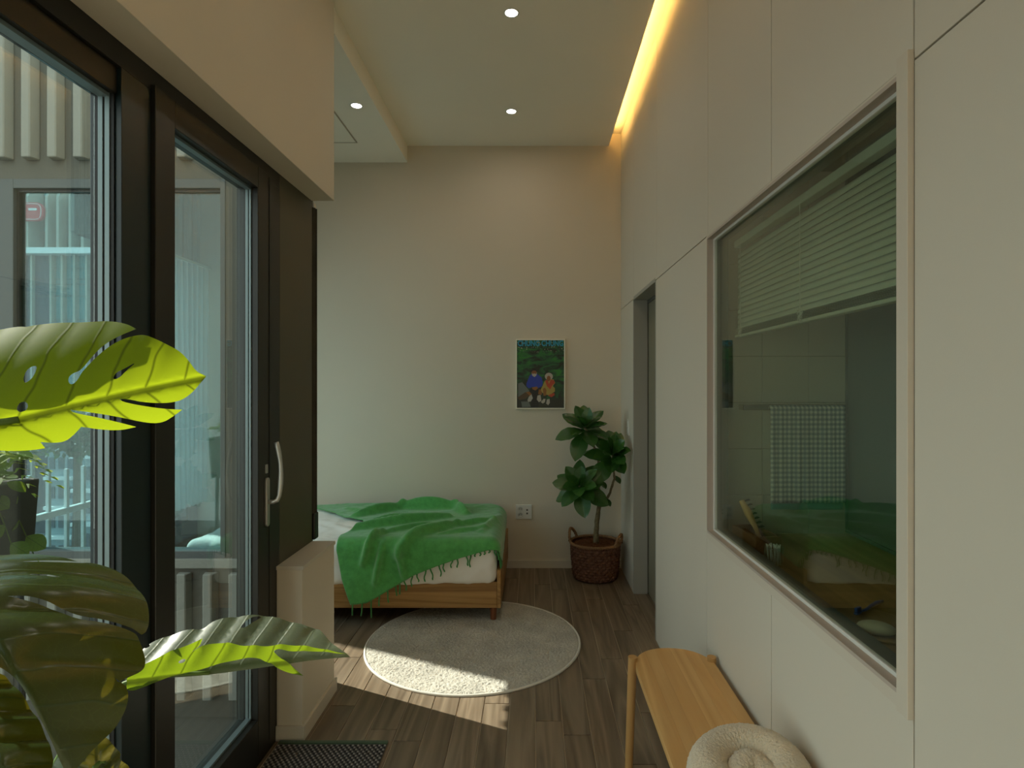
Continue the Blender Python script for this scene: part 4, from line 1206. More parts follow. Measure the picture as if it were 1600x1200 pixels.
ink('printed_rock', GRY, [(185, 1030), (300, 1030), (330, 1110), (200, 1115)])
ink('printed_legs', BLK, [(330, 830), (470, 820), (500, 900), (440, 930), (450, 1110), (330, 1110), (350, 930), (300, 880)])
ink('printed_leg', ORG, [(255, 890), (310, 880), (345, 920), (320, 950)])
ink('printed_leg', ORG, [(440, 920), (450, 850), (490, 850), (495, 930)])
ink('printed_shoe', WHT, [(280, 1010), (300, 960), (340, 920), (360, 980), (330, 1030), (290, 1035)])
ink('printed_shoe', WHT, [(420, 1000), (430, 940), (475, 930), (490, 1020), (450, 1040)])
ink('printed_coat', BLU, [(265, 760), (310, 650), (340, 620), (430, 620), (490, 670), (510, 740), (500, 800), (440, 830), (350, 810), (300, 835), (265, 800)])
ink('printed_hands', ORG, [(345, 820), (420, 805), (440, 830), (400, 865), (360, 850)])
ink('printed_hair', BLK, ell(378, 575, 50, 30))
ink('printed_face', SKN, ell(380, 600, 40, 34))
ink('printed_beard', WHT, [(345, 600), (360, 620), (380, 610), (405, 620), (420, 595), (415, 640), (385, 665), (350, 640)])
ink('printed_dress', YEL, [(540, 720), (600, 690), (670, 700), (695, 750), (660, 800), (690, 830), (690, 880), (600, 940), (550, 920), (500, 900), (480, 850)])
ink('printed_scarf', RED, [(545, 720), (580, 700), (600, 770), (630, 700), (680, 715), (690, 750), (650, 790), (620, 850), (570, 800)])
ink('printed_skirt', RED, [(600, 930), (680, 900), (685, 935), (640, 965), (590, 950)])
ink('printed_arm', ORG, [(510, 840), (540, 820), (565, 860), (560, 940), (520, 945)])
ink('printed_hair', WHT, ell(600, 655, 60, 55))
ink('printed_face', SKN, ell(598, 685, 30, 40))
ink('printed_leaves', GRN, [(570, 950), (620, 950), (610, 990), (560, 1000)])
ink('printed_shoe', WHT, [(480, 1040), (520, 990), (550, 990), (540, 1040), (510, 1060)])
ink('printed_shoe', WHT, [(560, 1060), (570, 1000), (610, 990), (615, 1050), (590, 1085)])
for k in range(9):
    ink('printed_frond', GRN, [(830 - 12 * k, 770 + 22 * k), (826 - 12 * k, 778 + 22 * k), (680 - 4 * k + 12 * k, 820 + 20 * k), (690, 810 + 20 * k)])
me = text_mesh('CHUNG CHUNG', 0.066, 0.0002, 0.0022)
M['title'] = plain('title_ink', (0.03, 0.32, 0.50), 0.4)
me.materials.clear()
t_o = link('title', me, M['title'], po)
xs = [v.co.x for v in me.vertices]; wid = max(xs) - min(xs)
t_o.rotation_euler = (math.pi / 2, 0, 0)
t_o.scale = (0.372 / wid, 0.95, 1)
t_o.location = (0.0, -0.0225, ph_ / 2 - 0.037)

# ------------------------------------------------------------------ socket and switch
so_ = empty('wall_socket', pix(818.5, 799.5, YB))
tag(so_, 'white double wall socket beside the bed', 'socket')
MB().box(-0.066, 0.066, -0.010, 0.0, -0.060, 0.060).build('plate', M['white'], so_, 0.004, 2)
M['sock'] = paint('socket_face', (0.56, 0.55, 0.50), 0.4, 0.0)
for zz_ in (0.024, -0.024):
    s_ = MB().lathe([(0.0001, -0.0105), (0.017, -0.0105), (0.019, -0.012), (0.021, -0.012), (0.021, -0.009)], (-0.028, 0, zz_), 24, 'y').build('socket', M['sock'], so_, sm=True)
    for xx in (-0.036, -0.020):
        MB().lathe([(0.0001, -0.0118), (0.0035, -0.0115), (0.0035, -0.009)], (xx, 0, zz_), 10, 'y').build('hole', M['gasket'], s_)
for zz_ in (0.016, -0.012):
    MB().box(0.020, 0.034, -0.0115, -0.009, zz_ - 0.007, zz_ + 0.007).build('jack', M['gap'], so_, 0.001, 1)
ys = F * XR / (983 - VX)
sw = empty('light_switch', (XR, ys, EYE - (668 - VY) * ys / F))
tag(sw, 'white light switch on the panelled wall behind the tree leaves', 'light switch')
MB().box(-0.010, 0.0, -0.036, 0.036, -0.06, 0.06).build('plate', M['white'], sw, 0.003, 2)
MB().box(-0.014, -0.008, -0.022, 0.022, -0.045, -0.002).build('rocker', M['white'], sw, 0.002, 1)
MB().box(-0.014, -0.008, -0.022, 0.022, 0.002, 0.045).build('rocker', M['white'], sw, 0.002, 1)

# ------------------------------------------------------------------ potted tree in a basket
BC = Vector((0.483, 4.60, 0))
bk = empty('rush_basket', BC, -0.5)
tag(bk, 'dark woven rush basket with two handles in the corner', 'basket')
NS, ROWS, SUB = 150, 13, 5
H0, H1 = 0.004, 0.275
vs_, fs_ = [], []
nr = ROWS * SUB + 1
for j in range(nr):
    t = j / (nr - 1); row = j // SUB; ph = (j % SUB) / SUB
    R = 0.166 + 0.022 * math.sin(t * math.pi * 0.5) 
    if t < 0.08: R -= 0.02 * (1 - t / 0.08) ** 2
    for k in range(NS):
        th = 2 * math.pi * k / NS
        wv = math.sin(th * 25 + (math.pi if row % 2 else 0)) * math.sin(math.pi * ph)
        bulge = math.sin(math.pi * ph)
        r = R + 0.0045 * bulge + 0.0060 * wv + rng.uniform(-0.0008, 0.0008)
        vs_.append((r * math.cos(th), r * math.sin(th), H0 + (H1 - H0) * t))
for j in range(nr - 1):
    for k in range(NS):
        k2 = (k + 1) % NS
        fs_.append((j * NS + k, j * NS + k2, (j + 1) * NS + k2, (j + 1) * NS + k))
fs_.append(tuple(range(NS))[::-1])
me = bpy.data.meshes.new('woven_body'); me.from_pydata(vs_, [], fs_); smooth(me)
link('woven_body', me, M['basket'], bk)
def rope(path, r, name, par, mat, n=60, tw_=14):
    g_ = MB()
    for s_ in range(2):
        pts = []
        for i in range(n + 1):
            t = i / n; p = Vector(path(t)); q = Vector(path(min(1, t + 0.01))) - Vector(path(max(0, t - 0.01)))
            q.normalize(); a_ = q.orthogonal().normalized() if abs(q.z) > 0.99 else q.cross(Vector((0, 0, 1))).normalized(); b_ = q.cross(a_)
            th = 2 * math.pi * tw_ * t + math.pi * s_
            pts.append(p + (a_ * math.cos(th) + b_ * math.sin(th)) * r * 0.55)
        g_.tube(pts, r * 0.75, 6)
    return g_.build(name, mat, par, sm=True)
rope(lambda t: (0.192 * math.cos(2 * math.pi * t), 0.192 * math.sin(2 * math.pi * t), 0.279), 0.010, 'rim', bk, M['basket_rim'], 160, 34)
for sgn in (-1, 1):
    rope(lambda t: (sgn * (0.188 + 0.022 * math.sin(math.pi * t)), 0.068 * (2 * t - 1), 0.275 + 0.085 * math.sin(math.pi * t) ** 0.7), 0.010, 'handle', bk, M['basket_rim'], 40, 7)

tree = empty('potted_tree', BC + Vector((0, 0, 0.02)))
tag(tree, 'leafy dark green potted tree standing in the woven basket', 'potted plant')
O = Vector(tree.location)
# fibre top
vs_, fs_ = [], []
for j in range(26):
    r = 0.178 * j / 25
    for k in range(60):
        th = 2 * math.pi * k / 60
        p = Vector((r * math.cos(th), r * math.sin(th), 0))
        vs_.append((p.x, p.y, 0.235 + 0.025 * (1 - (r / 0.178) ** 2) + 0.010 * noise.noise(p * 45) + rng.uniform(-.004, .004)))
for j in range(25):
    for k in range(60):
        k2 = (k + 1) % 60
        fs_.append((j * 60 + k, j * 60 + k2, (j + 1) * 60 + k2, (j + 1) * 60 + k))
me = bpy.data.meshes.new('fibre_top'); me.from_pydata(vs_, [], fs_); smooth(me)
ft = link('fibre_top', me, M['coir'], tree)
g_ = MB()
for k in range(220):
    a_ = rng.uniform(0, 6.28); r = 0.165 * math.sqrt(rng.random()); x, y = r * math.cos(a_), r * math.sin(a_)
    b_ = rng.uniform(0, 6.28); z = 0.24 + 0.025 * (1 - (r / 0.178) ** 2)
    g_.tube([(x, y, z), (x + .012 * math.cos(b_), y + .012 * math.sin(b_), z + .010), (x + .026 * math.cos(b_ + .6), y + .026 * math.sin(b_ + .6), z + .004)], 0.0012, 4)
fo_ = g_.build('loose_fibres', M['coir'], ft); fo_['kind'] = 'stuff'
YT = 4.52
def TP(px, py, y=YT): return pix(px, py, y) - O
def limb(pts, r, name):
    P = []
    for i in range(len(pts) - 1):
        for q in range(4):
            t = q / 4; p = pts[i].lerp(pts[i + 1], t)
            P.append(p + Vector((noise.noise(p * 30), noise.noise(p * 30 + Vector((7, 0, 0))), 0)) * 0.004)
    P.append(pts[-1])
    R = [lerp(r[0], r[1], i / (len(P) - 1)) * (1 + 0.12 * noise.noise(p * 60)) for i, p in enumerate(P)]
    return MB().tube(P, R, 12).build(name, M['bark'], tree, sm=True)
c_top, c_right, c_left = TP(914, 668, 4.50), TP(957, 712, 4.40), TP(905, 760, 4.38)
fork = TP(936, 792, 4.56)
limb([Vector((0, -0.03, 0.24)), TP(932, 825, 4.57), TP(934, 805, 4.57), fork], (0.021, 0.016), 'trunk')
limb([fork, TP(935, 760, 4.55), TP(935, 720, 4.54), TP(926, 690, 4.52), c_top], (0.012, 0.007), 'branch')
limb([fork, TP(945, 785, 4.53), TP(953, 770, 4.50), TP(960, 748, 4.46), c_right], (0.012, 0.007), 'branch')
limb([TP(935, 765, 4.55), TP(925, 762, 4.48), c_left], (0.008, 0.006), 'branch')

def leaf_mesh(name, Ln, W, droop, fold, nx=16, ny=6, tipp=0.62, mat=None, wav=0.0):
    vs, uv, fs = [], [], []
    for i in range(nx + 1):
        t = i / nx
        w = W * 0.5 * (math.sin(math.pi * t ** 1.25) ** 0.75 if 0 < t < 1 else 0) + 0.0015
        for j in range(-ny, ny + 1):
            s_ = j / ny
            y = w * s_
            z = -droop * Ln * t * t + fold * abs(y) + wav * math.sin(t * 26 - abs(s_) * 5) * abs(s_) + 0.0
            x = Ln * t - 0.10 * abs(y)
            vs.append((x, y, z)); uv.append((t, s_ * w / W * 1.0))
    m_ = 2 * ny + 1
    for i in range(nx):
        for j in range(m_ - 1):
            fs.append((i * m_ + j, (i + 1) * m_ + j, (i + 1) * m_ + j + 1, i * m_ + j + 1))
    me = bpy.data.meshes.new(name); me.from_pydata(vs, [], fs)
    ul = me.uv_layers.new(name='leaf')
    for p in me.polygons:
        for li in p.loop_indices: ul.data[li].uv = uv[me.loops[li].vertex_index]
    smooth(me)
    if mat: me.materials.append(mat)
    return me
LM = [leaf_mesh('leaf', 0.180, 0.104, 0.14, 0.22, mat=M['ficus'], wav=0.0018), leaf_mesh('leaf', 0.158, 0.094, 0.03, 0.30, mat=M['ficus'], wav=0.0015),
      leaf_mesh('leaf', 0.190, 0.100, 0.26, 0.18, mat=M['ficus'], wav=0.002)]
def put_leaf(me, base, d, nrm, par, sc=1.0, name='leaf'):
    d = d.normalized(); n = (nrm - d * nrm.dot(d)).normalized(); y = n.cross(d)
    mtx = Matrix((d, y, n)).transposed().to_4x4()
    o = bpy.data.objects.new(name, me); COL.objects.link(o); o.parent = par
    o.matrix_local = Matrix.Translation(base) @ mtx @ Matrix.Scale(sc, 4)
    return o
def rosette(c, axis, n, par, lo=25, hi=105, seed=0, scl=1.0):
    axis = axis.normalized(); e1 = axis.orthogonal().normalized(); e2 = axis.cross(e1)
    for k in range(n):
        az = k * 2.39996 + seed; po_ = math.radians(lerp(lo, hi, (k + 0.5) / n) + rng.uniform(-8, 8))
        d = axis * math.cos(po_) + (e1 * math.cos(az) + e2 * math.sin(az)) * math.sin(po_)
        sc = scl * lerp(0.72, 1.08, (k + 0.5) / n) * rng.uniform(0.92, 1.08)
        base = c + d * 0.012 - axis * 0.035 * (k / n)
        tip = base + d * 0.17 * sc + O
        if tip.x > XR - 0.015 or tip.y > YB - 0.03:
            d = Vector((d.x * 0.35 if tip.x > XR - .015 else d.x, d.y * 0.35 if tip.y > YB - .03 else d.y, d.z)); 
            d.normalize(); sc *= 0.9
            if (base + d * 0.17 * sc + O).x > XR - 0.012: d.x = 0.0
        put_leaf(LM[k % 3], base, d, axis + Vector((0, -0.15, 0.3)) + Vector((rng.uniform(-.3, .3), rng.uniform(-.3, .3), 0)), par, sc)
rosette(c_top, Vector((0.05, -0.55, 0.8)), 19, tree, 20, 104, 0.4, 1.18)
rosette(c_right, Vector((-0.15, -0.70, 0.65)), 18, tree, 18, 100, 1.7, 1.22)
rosette(c_left, Vector((-0.30, -0.75, 0.50)), 20, tree, 20, 108, 2.6, 1.15)
for pxy in ((943, 777), (958, 742), (936, 750)):
    p = TP(*pxy, 4.52)
    put_leaf(LM[1], p, Vector((0.4, -0.6, -0.5)), Vector((0.3, -0.5, 0.8)), tree, 0.62)

# ------------------------------------------------------------------ monstera by the balcony glass
PC = Vector((-0.74, 0.66, 0.0))
mon = empty('monstera_plant', PC)
tag(mon, 'large monstera with split sunlit leaves in the left foreground', 'potted plant')
def in_poly(p, poly):
    c_ = False; n = len(poly); j = n - 1
    for i in range(n):
        if (poly[i][1] > p[1]) != (poly[j][1] > p[1]) and p[0] < (poly[j][0] - poly[i][0]) * (p[1] - poly[i][1]) / (poly[j][1] - poly[i][1]) + poly[i][0]:
            c_ = not c_
        j = i
    return c_
def dense(poly, step):
    out = []
    for i in range(len(poly)):
        a, b = Vector(poly[i]), Vector(poly[(i + 1) % len(poly)])
        n = max(1, int((b - a).length / step))
        for k in range(n): out.append(a.lerp(b, k / n))
    return out
def chaikin(poly, sharp, it=2):
    """round the outline but keep the listed corner points"""
    pts = [(Vector(p), (tuple(p) in sharp)) for p in poly]
    for _ in range(it):
        q = []
        n = len(pts)
        for i in range(n):
            p, s_ = pts[i]
            if s_: q.append((p, True)); continue
            a, b = pts[i - 1][0], pts[(i + 1) % n][0]
            q.append((p.lerp(a, 0.25), False)); q.append((p.lerp(b, 0.25), False))
        pts = q
    return [p for p, _ in pts]
def traced_leaf(name, outline, sharp, holes, rib_px, p0, nrm, mat, bend, par=mon, ripple=0.003, nv=6.5, grid=7.0):
    """leaf blade laid on a tilted plane through p0; bend(u, v) lifts it off the plane in metres"""
    nrm = nrm.normalized()
    r0 = Vector(rib_px[0]); r1 = Vector(rib_px[-1])
    eyep = Vector((0, 0, EYE))
    def world(p):
        d = Vector(((p[0] - VX) / F, 1.0, -(p[1] - VY) / F))
        t = (p0 - eyep).dot(nrm) / d.dot(nrm)
        return eyep + d * t
    W0, W1 = world(r0), world(r1)
    eu = (W1 - W0); Lr = eu.length; eu.normalize(); ev = nrm.cross(eu)
    ol = chaikin(outline, sharp)
    hs = [chaikin(h, set(), 1) for h in holes]
    pts = dense(ol, 5.0); n0 = len(pts)
    edges = [(i, (i + 1) % n0) for i in range(n0)]
    for h in hs:
        hp = dense(h, 4.0); s_ = len(pts); pts += hp
        edges += [(s_ + i, s_ + (i + 1) % len(hp)) for i in range(len(hp))]
    xs = [p[0] for p in ol]; ys = [p[1] for p in ol]
    y = min(ys)
    while y < max(ys):
        x = min(xs)
        while x < max(xs):
            q = Vector((x + rng.uniform(-1, 1), y + rng.uniform(-1, 1)))
            if in_poly(q, ol): pts.append(q)
            x += grid
        y += grid
    v2, _, f2, *_r = delaunay_2d_cdt([Vector(p) for p in pts], edges, [], 0, 1e-4)
    vs, uvs = [], []
    for p in v2:
        w_ = world(p); d = w_ - W0
        u = d.dot(eu) / Lr; v = d.dot(ev) / Lr
        uvs.append((u, v))
        ph = (u - 0.55 * abs(v)) * nv
        rp_ = ripple * (abs(math.sin(math.pi * ph)) - 0.5) * min(1, abs(v) * 8)
        rib = -0.004 * math.exp(-(v / 0.012) ** 2)
        vs.append(w_ + nrm * (bend(u, v) + rp_ + rib))
    fs = []
    for f in f2:
        c_ = sum((Vector(v2[i]) for i in f), Vector((0, 0))) / len(f)
        if not in_poly(c_, ol) or any(in_poly(c_, h) for h in hs): continue
        fs.append(tuple(f))
    off = Vector(par.location)
    me = bpy.data.meshes.new(name); me.from_pydata([tuple(v - off) for v in vs], [], fs)
    bm_ = bmesh.new(); bm_.from_mesh(me)
    bmesh.ops.delete(bm_, geom=[v for v in bm_.verts if not v.link_faces], context='VERTS')
    uvl = bm_.loops.layers.uv.new('leaf')
    bm_.verts.ensure_lookup_table()
    bm_.to_mesh(me); bm_.free()
    ul = me.uv_layers['leaf']
    for lp in me.loops:
        w_ = Vector(me.vertices[lp.vertex_index].co) + off
        d = w_ - W0
        ul.data[lp.index].uv = (d.dot(eu) / Lr, d.dot(ev) / Lr)
    bm_ = bmesh.new(); bm_.from_mesh(me)
    bmesh.ops.recalc_face_normals(bm_, faces=bm_.faces)
    if sum((f.normal.dot(nrm) for f in bm_.faces)) < 0: bmesh.ops.reverse_faces(bm_, faces=bm_.faces)
    bm_.to_mesh(me); bm_.free()
    smooth(me)
    o = link(name, me, mat, par)
    return o, W0, eu, ev
def petiole(pts, r0=0.006, r1=0.004):
    off = Vector(mon.location)
    P = [Vector(p) - off for p in pts]
    Q = []
    for i in range(len(P) - 1):
        for k in range(5):
            t = k / 5
            p0_, p1_ = P[max(i - 1, 0)], P[min(i + 2, len(P) - 1)]
            a, b = P[i], P[i + 1]
            Q.append(0.5 * ((2 * a) + (b - p0_) * t + (2 * p0_ - 5 * a + 4 * b - p1_) * t * t + (3 * a - p0_ - 3 * b + p1_) * t ** 3))
    Q.append(P[-1])
    MB().tube(Q, [lerp(r0, r1, i / (len(Q) - 1)) for i in range(len(Q))], 9).build('petiole', M['stem'], mon, sm=True)
# upper leaf, sun behind it
A = [(-50, 486), (0, 479), (17, 482), (40, 477), (80, 477), (125, 479), (160, 477), (190, 486), (206, 497), (188, 507), (170, 518), (152, 534), (139, 552), (128, 570), (121, 577), (111, 581), (105, 588), (106, 597), (112, 600), (120, 592), (126, 578), (137, 564), (150, 548), (165, 533), (182, 520), (200, 512), (218, 508),
     (240, 518), (262, 530), (280, 541), (294, 557), (304, 572), (312, 577), (321, 580), (312, 592), (300, 607), (288, 617), (276, 623), (250, 627), (220, 626), (200, 622), (186, 622), (190, 626), (215, 631), (250, 635), (283, 635), (270, 645), (255, 655), (238, 658), (212, 655), (185, 650), (150, 645), (110, 640),
     (112, 644), (145, 650), (175, 656), (211, 664), (188, 670), (160, 670), (126, 666), (116, 677), (102, 688), (85, 691), (62, 690), (69, 699), (45, 703), (5, 704), (-60, 700), (-110, 668), (-130, 620), (-118, 560), (-90, 510)]
A_sh = {(206, 497), (321, 580), (283, 635), (211, 664), (69, 699), (186, 622), (110, 640), (17, 482), (62, 690), (126, 666)}
A_h = [[(33, 590), (36, 575), (44, 567), (53, 566), (52, 578), (46, 590), (37, 597)], [(26, 636), (31, 628), (40, 627), (44, 633), (41, 641), (32, 644), (27, 642)],
       [(175, 588), (180, 579), (191, 573), (212, 560), (194, 577), (187, 586), (178, 591)]]
ra = [(-110, 690), (321, 583)]
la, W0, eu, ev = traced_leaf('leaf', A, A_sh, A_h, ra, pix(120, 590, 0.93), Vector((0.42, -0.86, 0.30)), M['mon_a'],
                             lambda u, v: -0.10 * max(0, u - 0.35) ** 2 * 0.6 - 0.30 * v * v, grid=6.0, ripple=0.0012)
petiole([PC + Vector((-0.02, 0.02, 0.32)), PC + Vector((-0.16, 0.02, 0.8)), W0 + Vector((-0.10, 0.0, -0.12)), W0, W0 + eu * 0.1], 0.008, 0.005)
ribA = MB().tube([W0 + eu * s_ * 0.44 + Vector((0, -0.002, 0)) - Vector(mon.location) for s_ in [k / 12 for k in range(13)]], [lerp(0.0045, 0.001, k / 12) for k in range(13)], 8)
# big dark leaf below, its glossy upper side to the room
Bo = [(-60, 838), (0, 828), (30, 826), (70, 830), (100, 838), (119, 844), (80, 852), (30, 862), (80, 857), (124, 847), (140, 838), (165, 837), (190, 843), (210, 858), (225, 880), (234, 905), (235, 930), (230, 953), (222, 962), (207, 956), (165, 955), (122, 960), (95, 949), (70, 941), (40, 938), (14, 941), (40, 945), (70, 950), (97, 959), (122, 967), (165, 961), (210, 962), (216, 968), (224, 984), (230, 1000), (222, 1016), (205, 1030), (185, 1045), (178, 1040), (200, 1048), (201, 1068), (190, 1090), (170, 1115), (145, 1140), (120, 1166), (105, 1181), (92, 1165), (76, 1135), (56, 1105), (36, 1075), (15, 1055), (-30, 1044), (-90, 1010), (-115, 950), (-100, 880)]
B_sh = {(119, 844), (30, 862), (14, 941), (207, 956), (185, 1045), (105, 1181), (222, 962), (178, 1040)}
B_h = [[(42, 886), (60, 884), (80, 885), (94, 888), (90, 891), (70, 890), (50, 890)],
       [(36, 1078), (42, 1084), (56, 1112), (70, 1128), (80, 1150), (84, 1166), (74, 1148), (58, 1128), (44, 1100)]]
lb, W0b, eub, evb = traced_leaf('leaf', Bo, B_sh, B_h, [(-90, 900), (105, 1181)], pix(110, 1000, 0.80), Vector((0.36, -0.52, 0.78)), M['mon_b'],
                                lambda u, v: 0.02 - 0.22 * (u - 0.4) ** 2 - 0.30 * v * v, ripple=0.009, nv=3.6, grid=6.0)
petiole([PC + Vector((-0.01, 0.0, 0.32)), PC + Vector((-0.12, -0.02, 0.7)), W0b + Vector((-0.06, 0.03, -0.08)), W0b], 0.007, 0.004)
# sideways leaf reaching over the floor
M0, M1 = pix(195, 1068, 0.92), pix(547, 1024, 1.00)
dirm = (M1 - M0).normalized()
def n_from(vec): 
    return (vec - dirm * vec.dot(dirm)).normalized()
Cf = [(195, 1062), (202, 1042), (215, 1022), (240, 1005), (270, 997), (300, 993), (318, 994), (335, 984), (370, 979), (415, 976), (450, 981), (500, 989), (505, 994), (520, 1008), (547, 1024), (500, 1028), (400, 1042), (300, 1055)]
traced_leaf('leaf', Cf, {(547, 1024), (195, 1062), (500, 989)}, [[(222, 1012), (232, 1008), (236, 1012), (228, 1016)], [(376, 994), (392, 981), (414, 977), (398, 986), (384, 994)]],
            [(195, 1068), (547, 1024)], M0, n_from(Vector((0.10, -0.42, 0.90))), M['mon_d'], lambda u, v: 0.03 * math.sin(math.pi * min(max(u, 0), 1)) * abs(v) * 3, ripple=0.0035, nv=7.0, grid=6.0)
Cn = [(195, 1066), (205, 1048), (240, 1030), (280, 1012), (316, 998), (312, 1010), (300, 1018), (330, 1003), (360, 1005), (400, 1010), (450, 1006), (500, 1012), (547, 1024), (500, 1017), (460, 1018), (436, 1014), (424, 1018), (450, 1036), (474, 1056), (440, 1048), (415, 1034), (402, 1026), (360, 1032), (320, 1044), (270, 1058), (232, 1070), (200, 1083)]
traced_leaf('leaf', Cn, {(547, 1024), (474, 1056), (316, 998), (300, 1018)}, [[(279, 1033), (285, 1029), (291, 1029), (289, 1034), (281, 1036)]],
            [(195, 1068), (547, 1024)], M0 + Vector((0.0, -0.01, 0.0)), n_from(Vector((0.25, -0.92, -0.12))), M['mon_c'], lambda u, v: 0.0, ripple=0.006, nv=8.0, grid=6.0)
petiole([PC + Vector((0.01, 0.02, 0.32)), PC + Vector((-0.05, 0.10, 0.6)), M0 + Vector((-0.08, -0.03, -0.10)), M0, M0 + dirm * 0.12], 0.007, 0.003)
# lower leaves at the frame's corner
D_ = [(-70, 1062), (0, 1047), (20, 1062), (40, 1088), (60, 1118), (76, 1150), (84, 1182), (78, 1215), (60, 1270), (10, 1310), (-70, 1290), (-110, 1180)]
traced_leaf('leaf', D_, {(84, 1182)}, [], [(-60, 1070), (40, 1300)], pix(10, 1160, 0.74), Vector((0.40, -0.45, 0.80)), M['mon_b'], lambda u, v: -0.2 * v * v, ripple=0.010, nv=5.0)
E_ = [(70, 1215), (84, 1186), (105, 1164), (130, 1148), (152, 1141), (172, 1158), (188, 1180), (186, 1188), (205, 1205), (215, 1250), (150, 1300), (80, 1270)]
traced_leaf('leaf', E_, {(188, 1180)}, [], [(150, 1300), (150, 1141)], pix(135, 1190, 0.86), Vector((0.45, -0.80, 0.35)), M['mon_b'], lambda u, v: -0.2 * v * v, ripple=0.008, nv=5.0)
petiole([PC + Vector((0.0, 0.02, 0.32)), PC + Vector((0.05, 0.04, 0.55)), pix(150, 1240, 0.86), pix(145, 1200, 0.86)], 0.006, 0.003)
petiole([PC + Vector((-0.02, -0.02, 0.32)), PC + Vector((-0.05, -0.02, 0.6)), pix(0, 1240, 0.76), pix(0, 1180, 0.745)], 0.006, 0.003)
M['pot'] = paint('clay_pot', (0.42, 0.38, 0.33), 0.7, 0.05)
MB().lathe([(0.0001, 0.001), (0.12, 0.001), (0.155, 0.30), (0.165, 0.30), (0.165, 0.33), (0.15, 0.33), (0.148, 0.30), (0.0001, 0.295)], seg=40).build('pot', M['pot'], mon, sm=False)
MB().lathe([(0.0001, 0.315), (0.08, 0.312), (0.148, 0.305)], seg=40).build('soil', M['coir'], mon, sm=True)

# ------------------------------------------------------------------ balcony planter
pl = empty('balcony_planter', (-1.88, 1.92, -0.10))
tag(pl, 'dark planter with trailing ferns and ivy outside the balcony glass', 'planter')
M['planter'] = paint('planter_black', (0.028, 0.034, 0.036), 0.6, 0.05)
MB().prism([(-0.12, 1.02), (0.12, 1.02), (0.14, 1.27), (-0.14, 1.27)], 'y', -0.17, 0.17).build('trough', M['planter'], pl, 0.006, 2)
for sx_ in (-1, 1):
    for sy_ in (-1, 1):
        MB().tube([(sx_ * 0.11, sy_ * 0.14, 0.0), (sx_ * 0.10, sy_ * 0.13, 1.03)], 0.011, 8).build('leg', M['planter'], pl)
MB().box(-0.115, 0.115, -0.15, 0.15, 0.40, 0.415).build('shelf', M['planter'], pl, 0.002, 1)
M['ivy'] = leaf_mat('ivy_leaf', (0.060, 0.14, 0.025), (0.34, 0.46, 0.03), (0.16, 0.24, 0.06), 0.45, 0.6, 6, 0.4, 0.2)
M['fern'] = leaf_mat('fern_leaf', (0.075, 0.16, 0.02), (0.40, 0.50, 0.03), (0.16, 0.24, 0.06), 0.45, 0.6, 6, 0.2, 0.2)
ivy = leaf_mesh('leaf', 0.062, 0.050, 0.15, 0.2, 8, 3, mat=M['ivy'])
for k in range(64):
    a_ = rng.uniform(0, 6.28); r = rng.uniform(0.02, 0.16)
    base = Vector((r * math.cos(a_), r * math.sin(a_), 1.27 + rng.uniform(0.0, 0.14)))
    put_leaf(ivy, base, Vector((math.cos(a_), math.sin(a_), rng.uniform(-0.6, 0.8))), Vector((rng.uniform(-.4, .4), -0.3, 1)), pl, rng.uniform(0.8, 1.5))
for s0, (dx_, dy_) in enumerate(((0.17, -0.10), (0.19, 0.02), (0.16, 0.12))):
    pts = [Vector((dx_ * t, dy_ * t, 1.28 + 0.06 * math.sin(t * 2.6) - 0.30 * t * t)) for t in [q / 10 for q in range(11)]]
    MB().tube(pts, 0.002, 5).build('vine', M['stem'], pl, sm=True)
    for q in range(3, 11):
        put_leaf(ivy, pts[q], Vector((math.cos(q * 2.1), math.sin(q * 2.1), -0.7)), Vector((0.3, -0.9, 0.4)), pl, rng.uniform(0.8, 1.2))
for k in range(7):
    a_ = -1.9 + k * 0.62
    d = Vector((math.cos(a_), math.sin(a_), 0)); g_ = MB(); leafl = 0.26
    uvx = []
    for q in range(2, 17):
        t = q / 16; p = d * leafl * t + Vector((0, 0, 1.28 + 0.16 * math.sin(t * 2.2) - 0.16 * t * t)); sd = Vector((-d.y, d.x, 0))
        w_ = 0.055 * math.sin(math.pi * t ** 0.7) + 0.006
        for s_ in (-1, 1):
            a2 = p + sd * s_ * w_ + d * 0.02 + Vector((0, 0, -0.012))
            g_.add([p, p + d * 0.012, a2 + d * 0.004, a2], [(0, 1, 2, 3)])
    o = g_.build('frond', M['fern'], pl)
    o.data.uv_layers.new(name='leaf')

# ------------------------------------------------------------------ street outside
GZ = -9.0
M['street'] = paint('street', (0.13, 0.15, 0.16), 0.9, 0.0, var=0.15)
st = box('ground', -160, 120, -40, 260, GZ - 0.5, GZ, M['street'])
tag(st, 'grey street level far below the balcony', 'ground', kind='structure')
# glazed office block with pale fins
M['teal'] = plain('teal_glazing', (0.07, 0.24, 0.25), 0.4, 0.0, 0.25)
M['teal_d'] = plain('dark_glazing', (0.022, 0.042, 0.065), 0.4, 0.0, 0.25)
M['fin'] = paint('pale_fin', (0.36, 0.345, 0.29), 0.6, 0.0)
M['spandrel'] = paint('grey_spandrel', (0.06, 0.06, 0.056), 0.7, 0.0)
Yo = 42.0
def ox(px): return (px - VX) * Yo / F
def oz(py): return EYE - (py - VY) * Yo / F
off = empty('office_tower', (ox(150), Yo, GZ))
tag(off, 'teal glass office tower with pale vertical fins across the street', 'building')
def ob(name, x0, x1, y0, y1, z0, z1, mat, par=off):
    l = off.location
    return MB().box(x0 - l.x, x1 - l.x, y0 - l.y, y1 - l.y, z0 - l.z, z1 - l.z).build(name, mat, par)
ob('lower_glazing', ox(-60), ox(345), Yo, Yo + 14, GZ, oz(392), M['teal'])
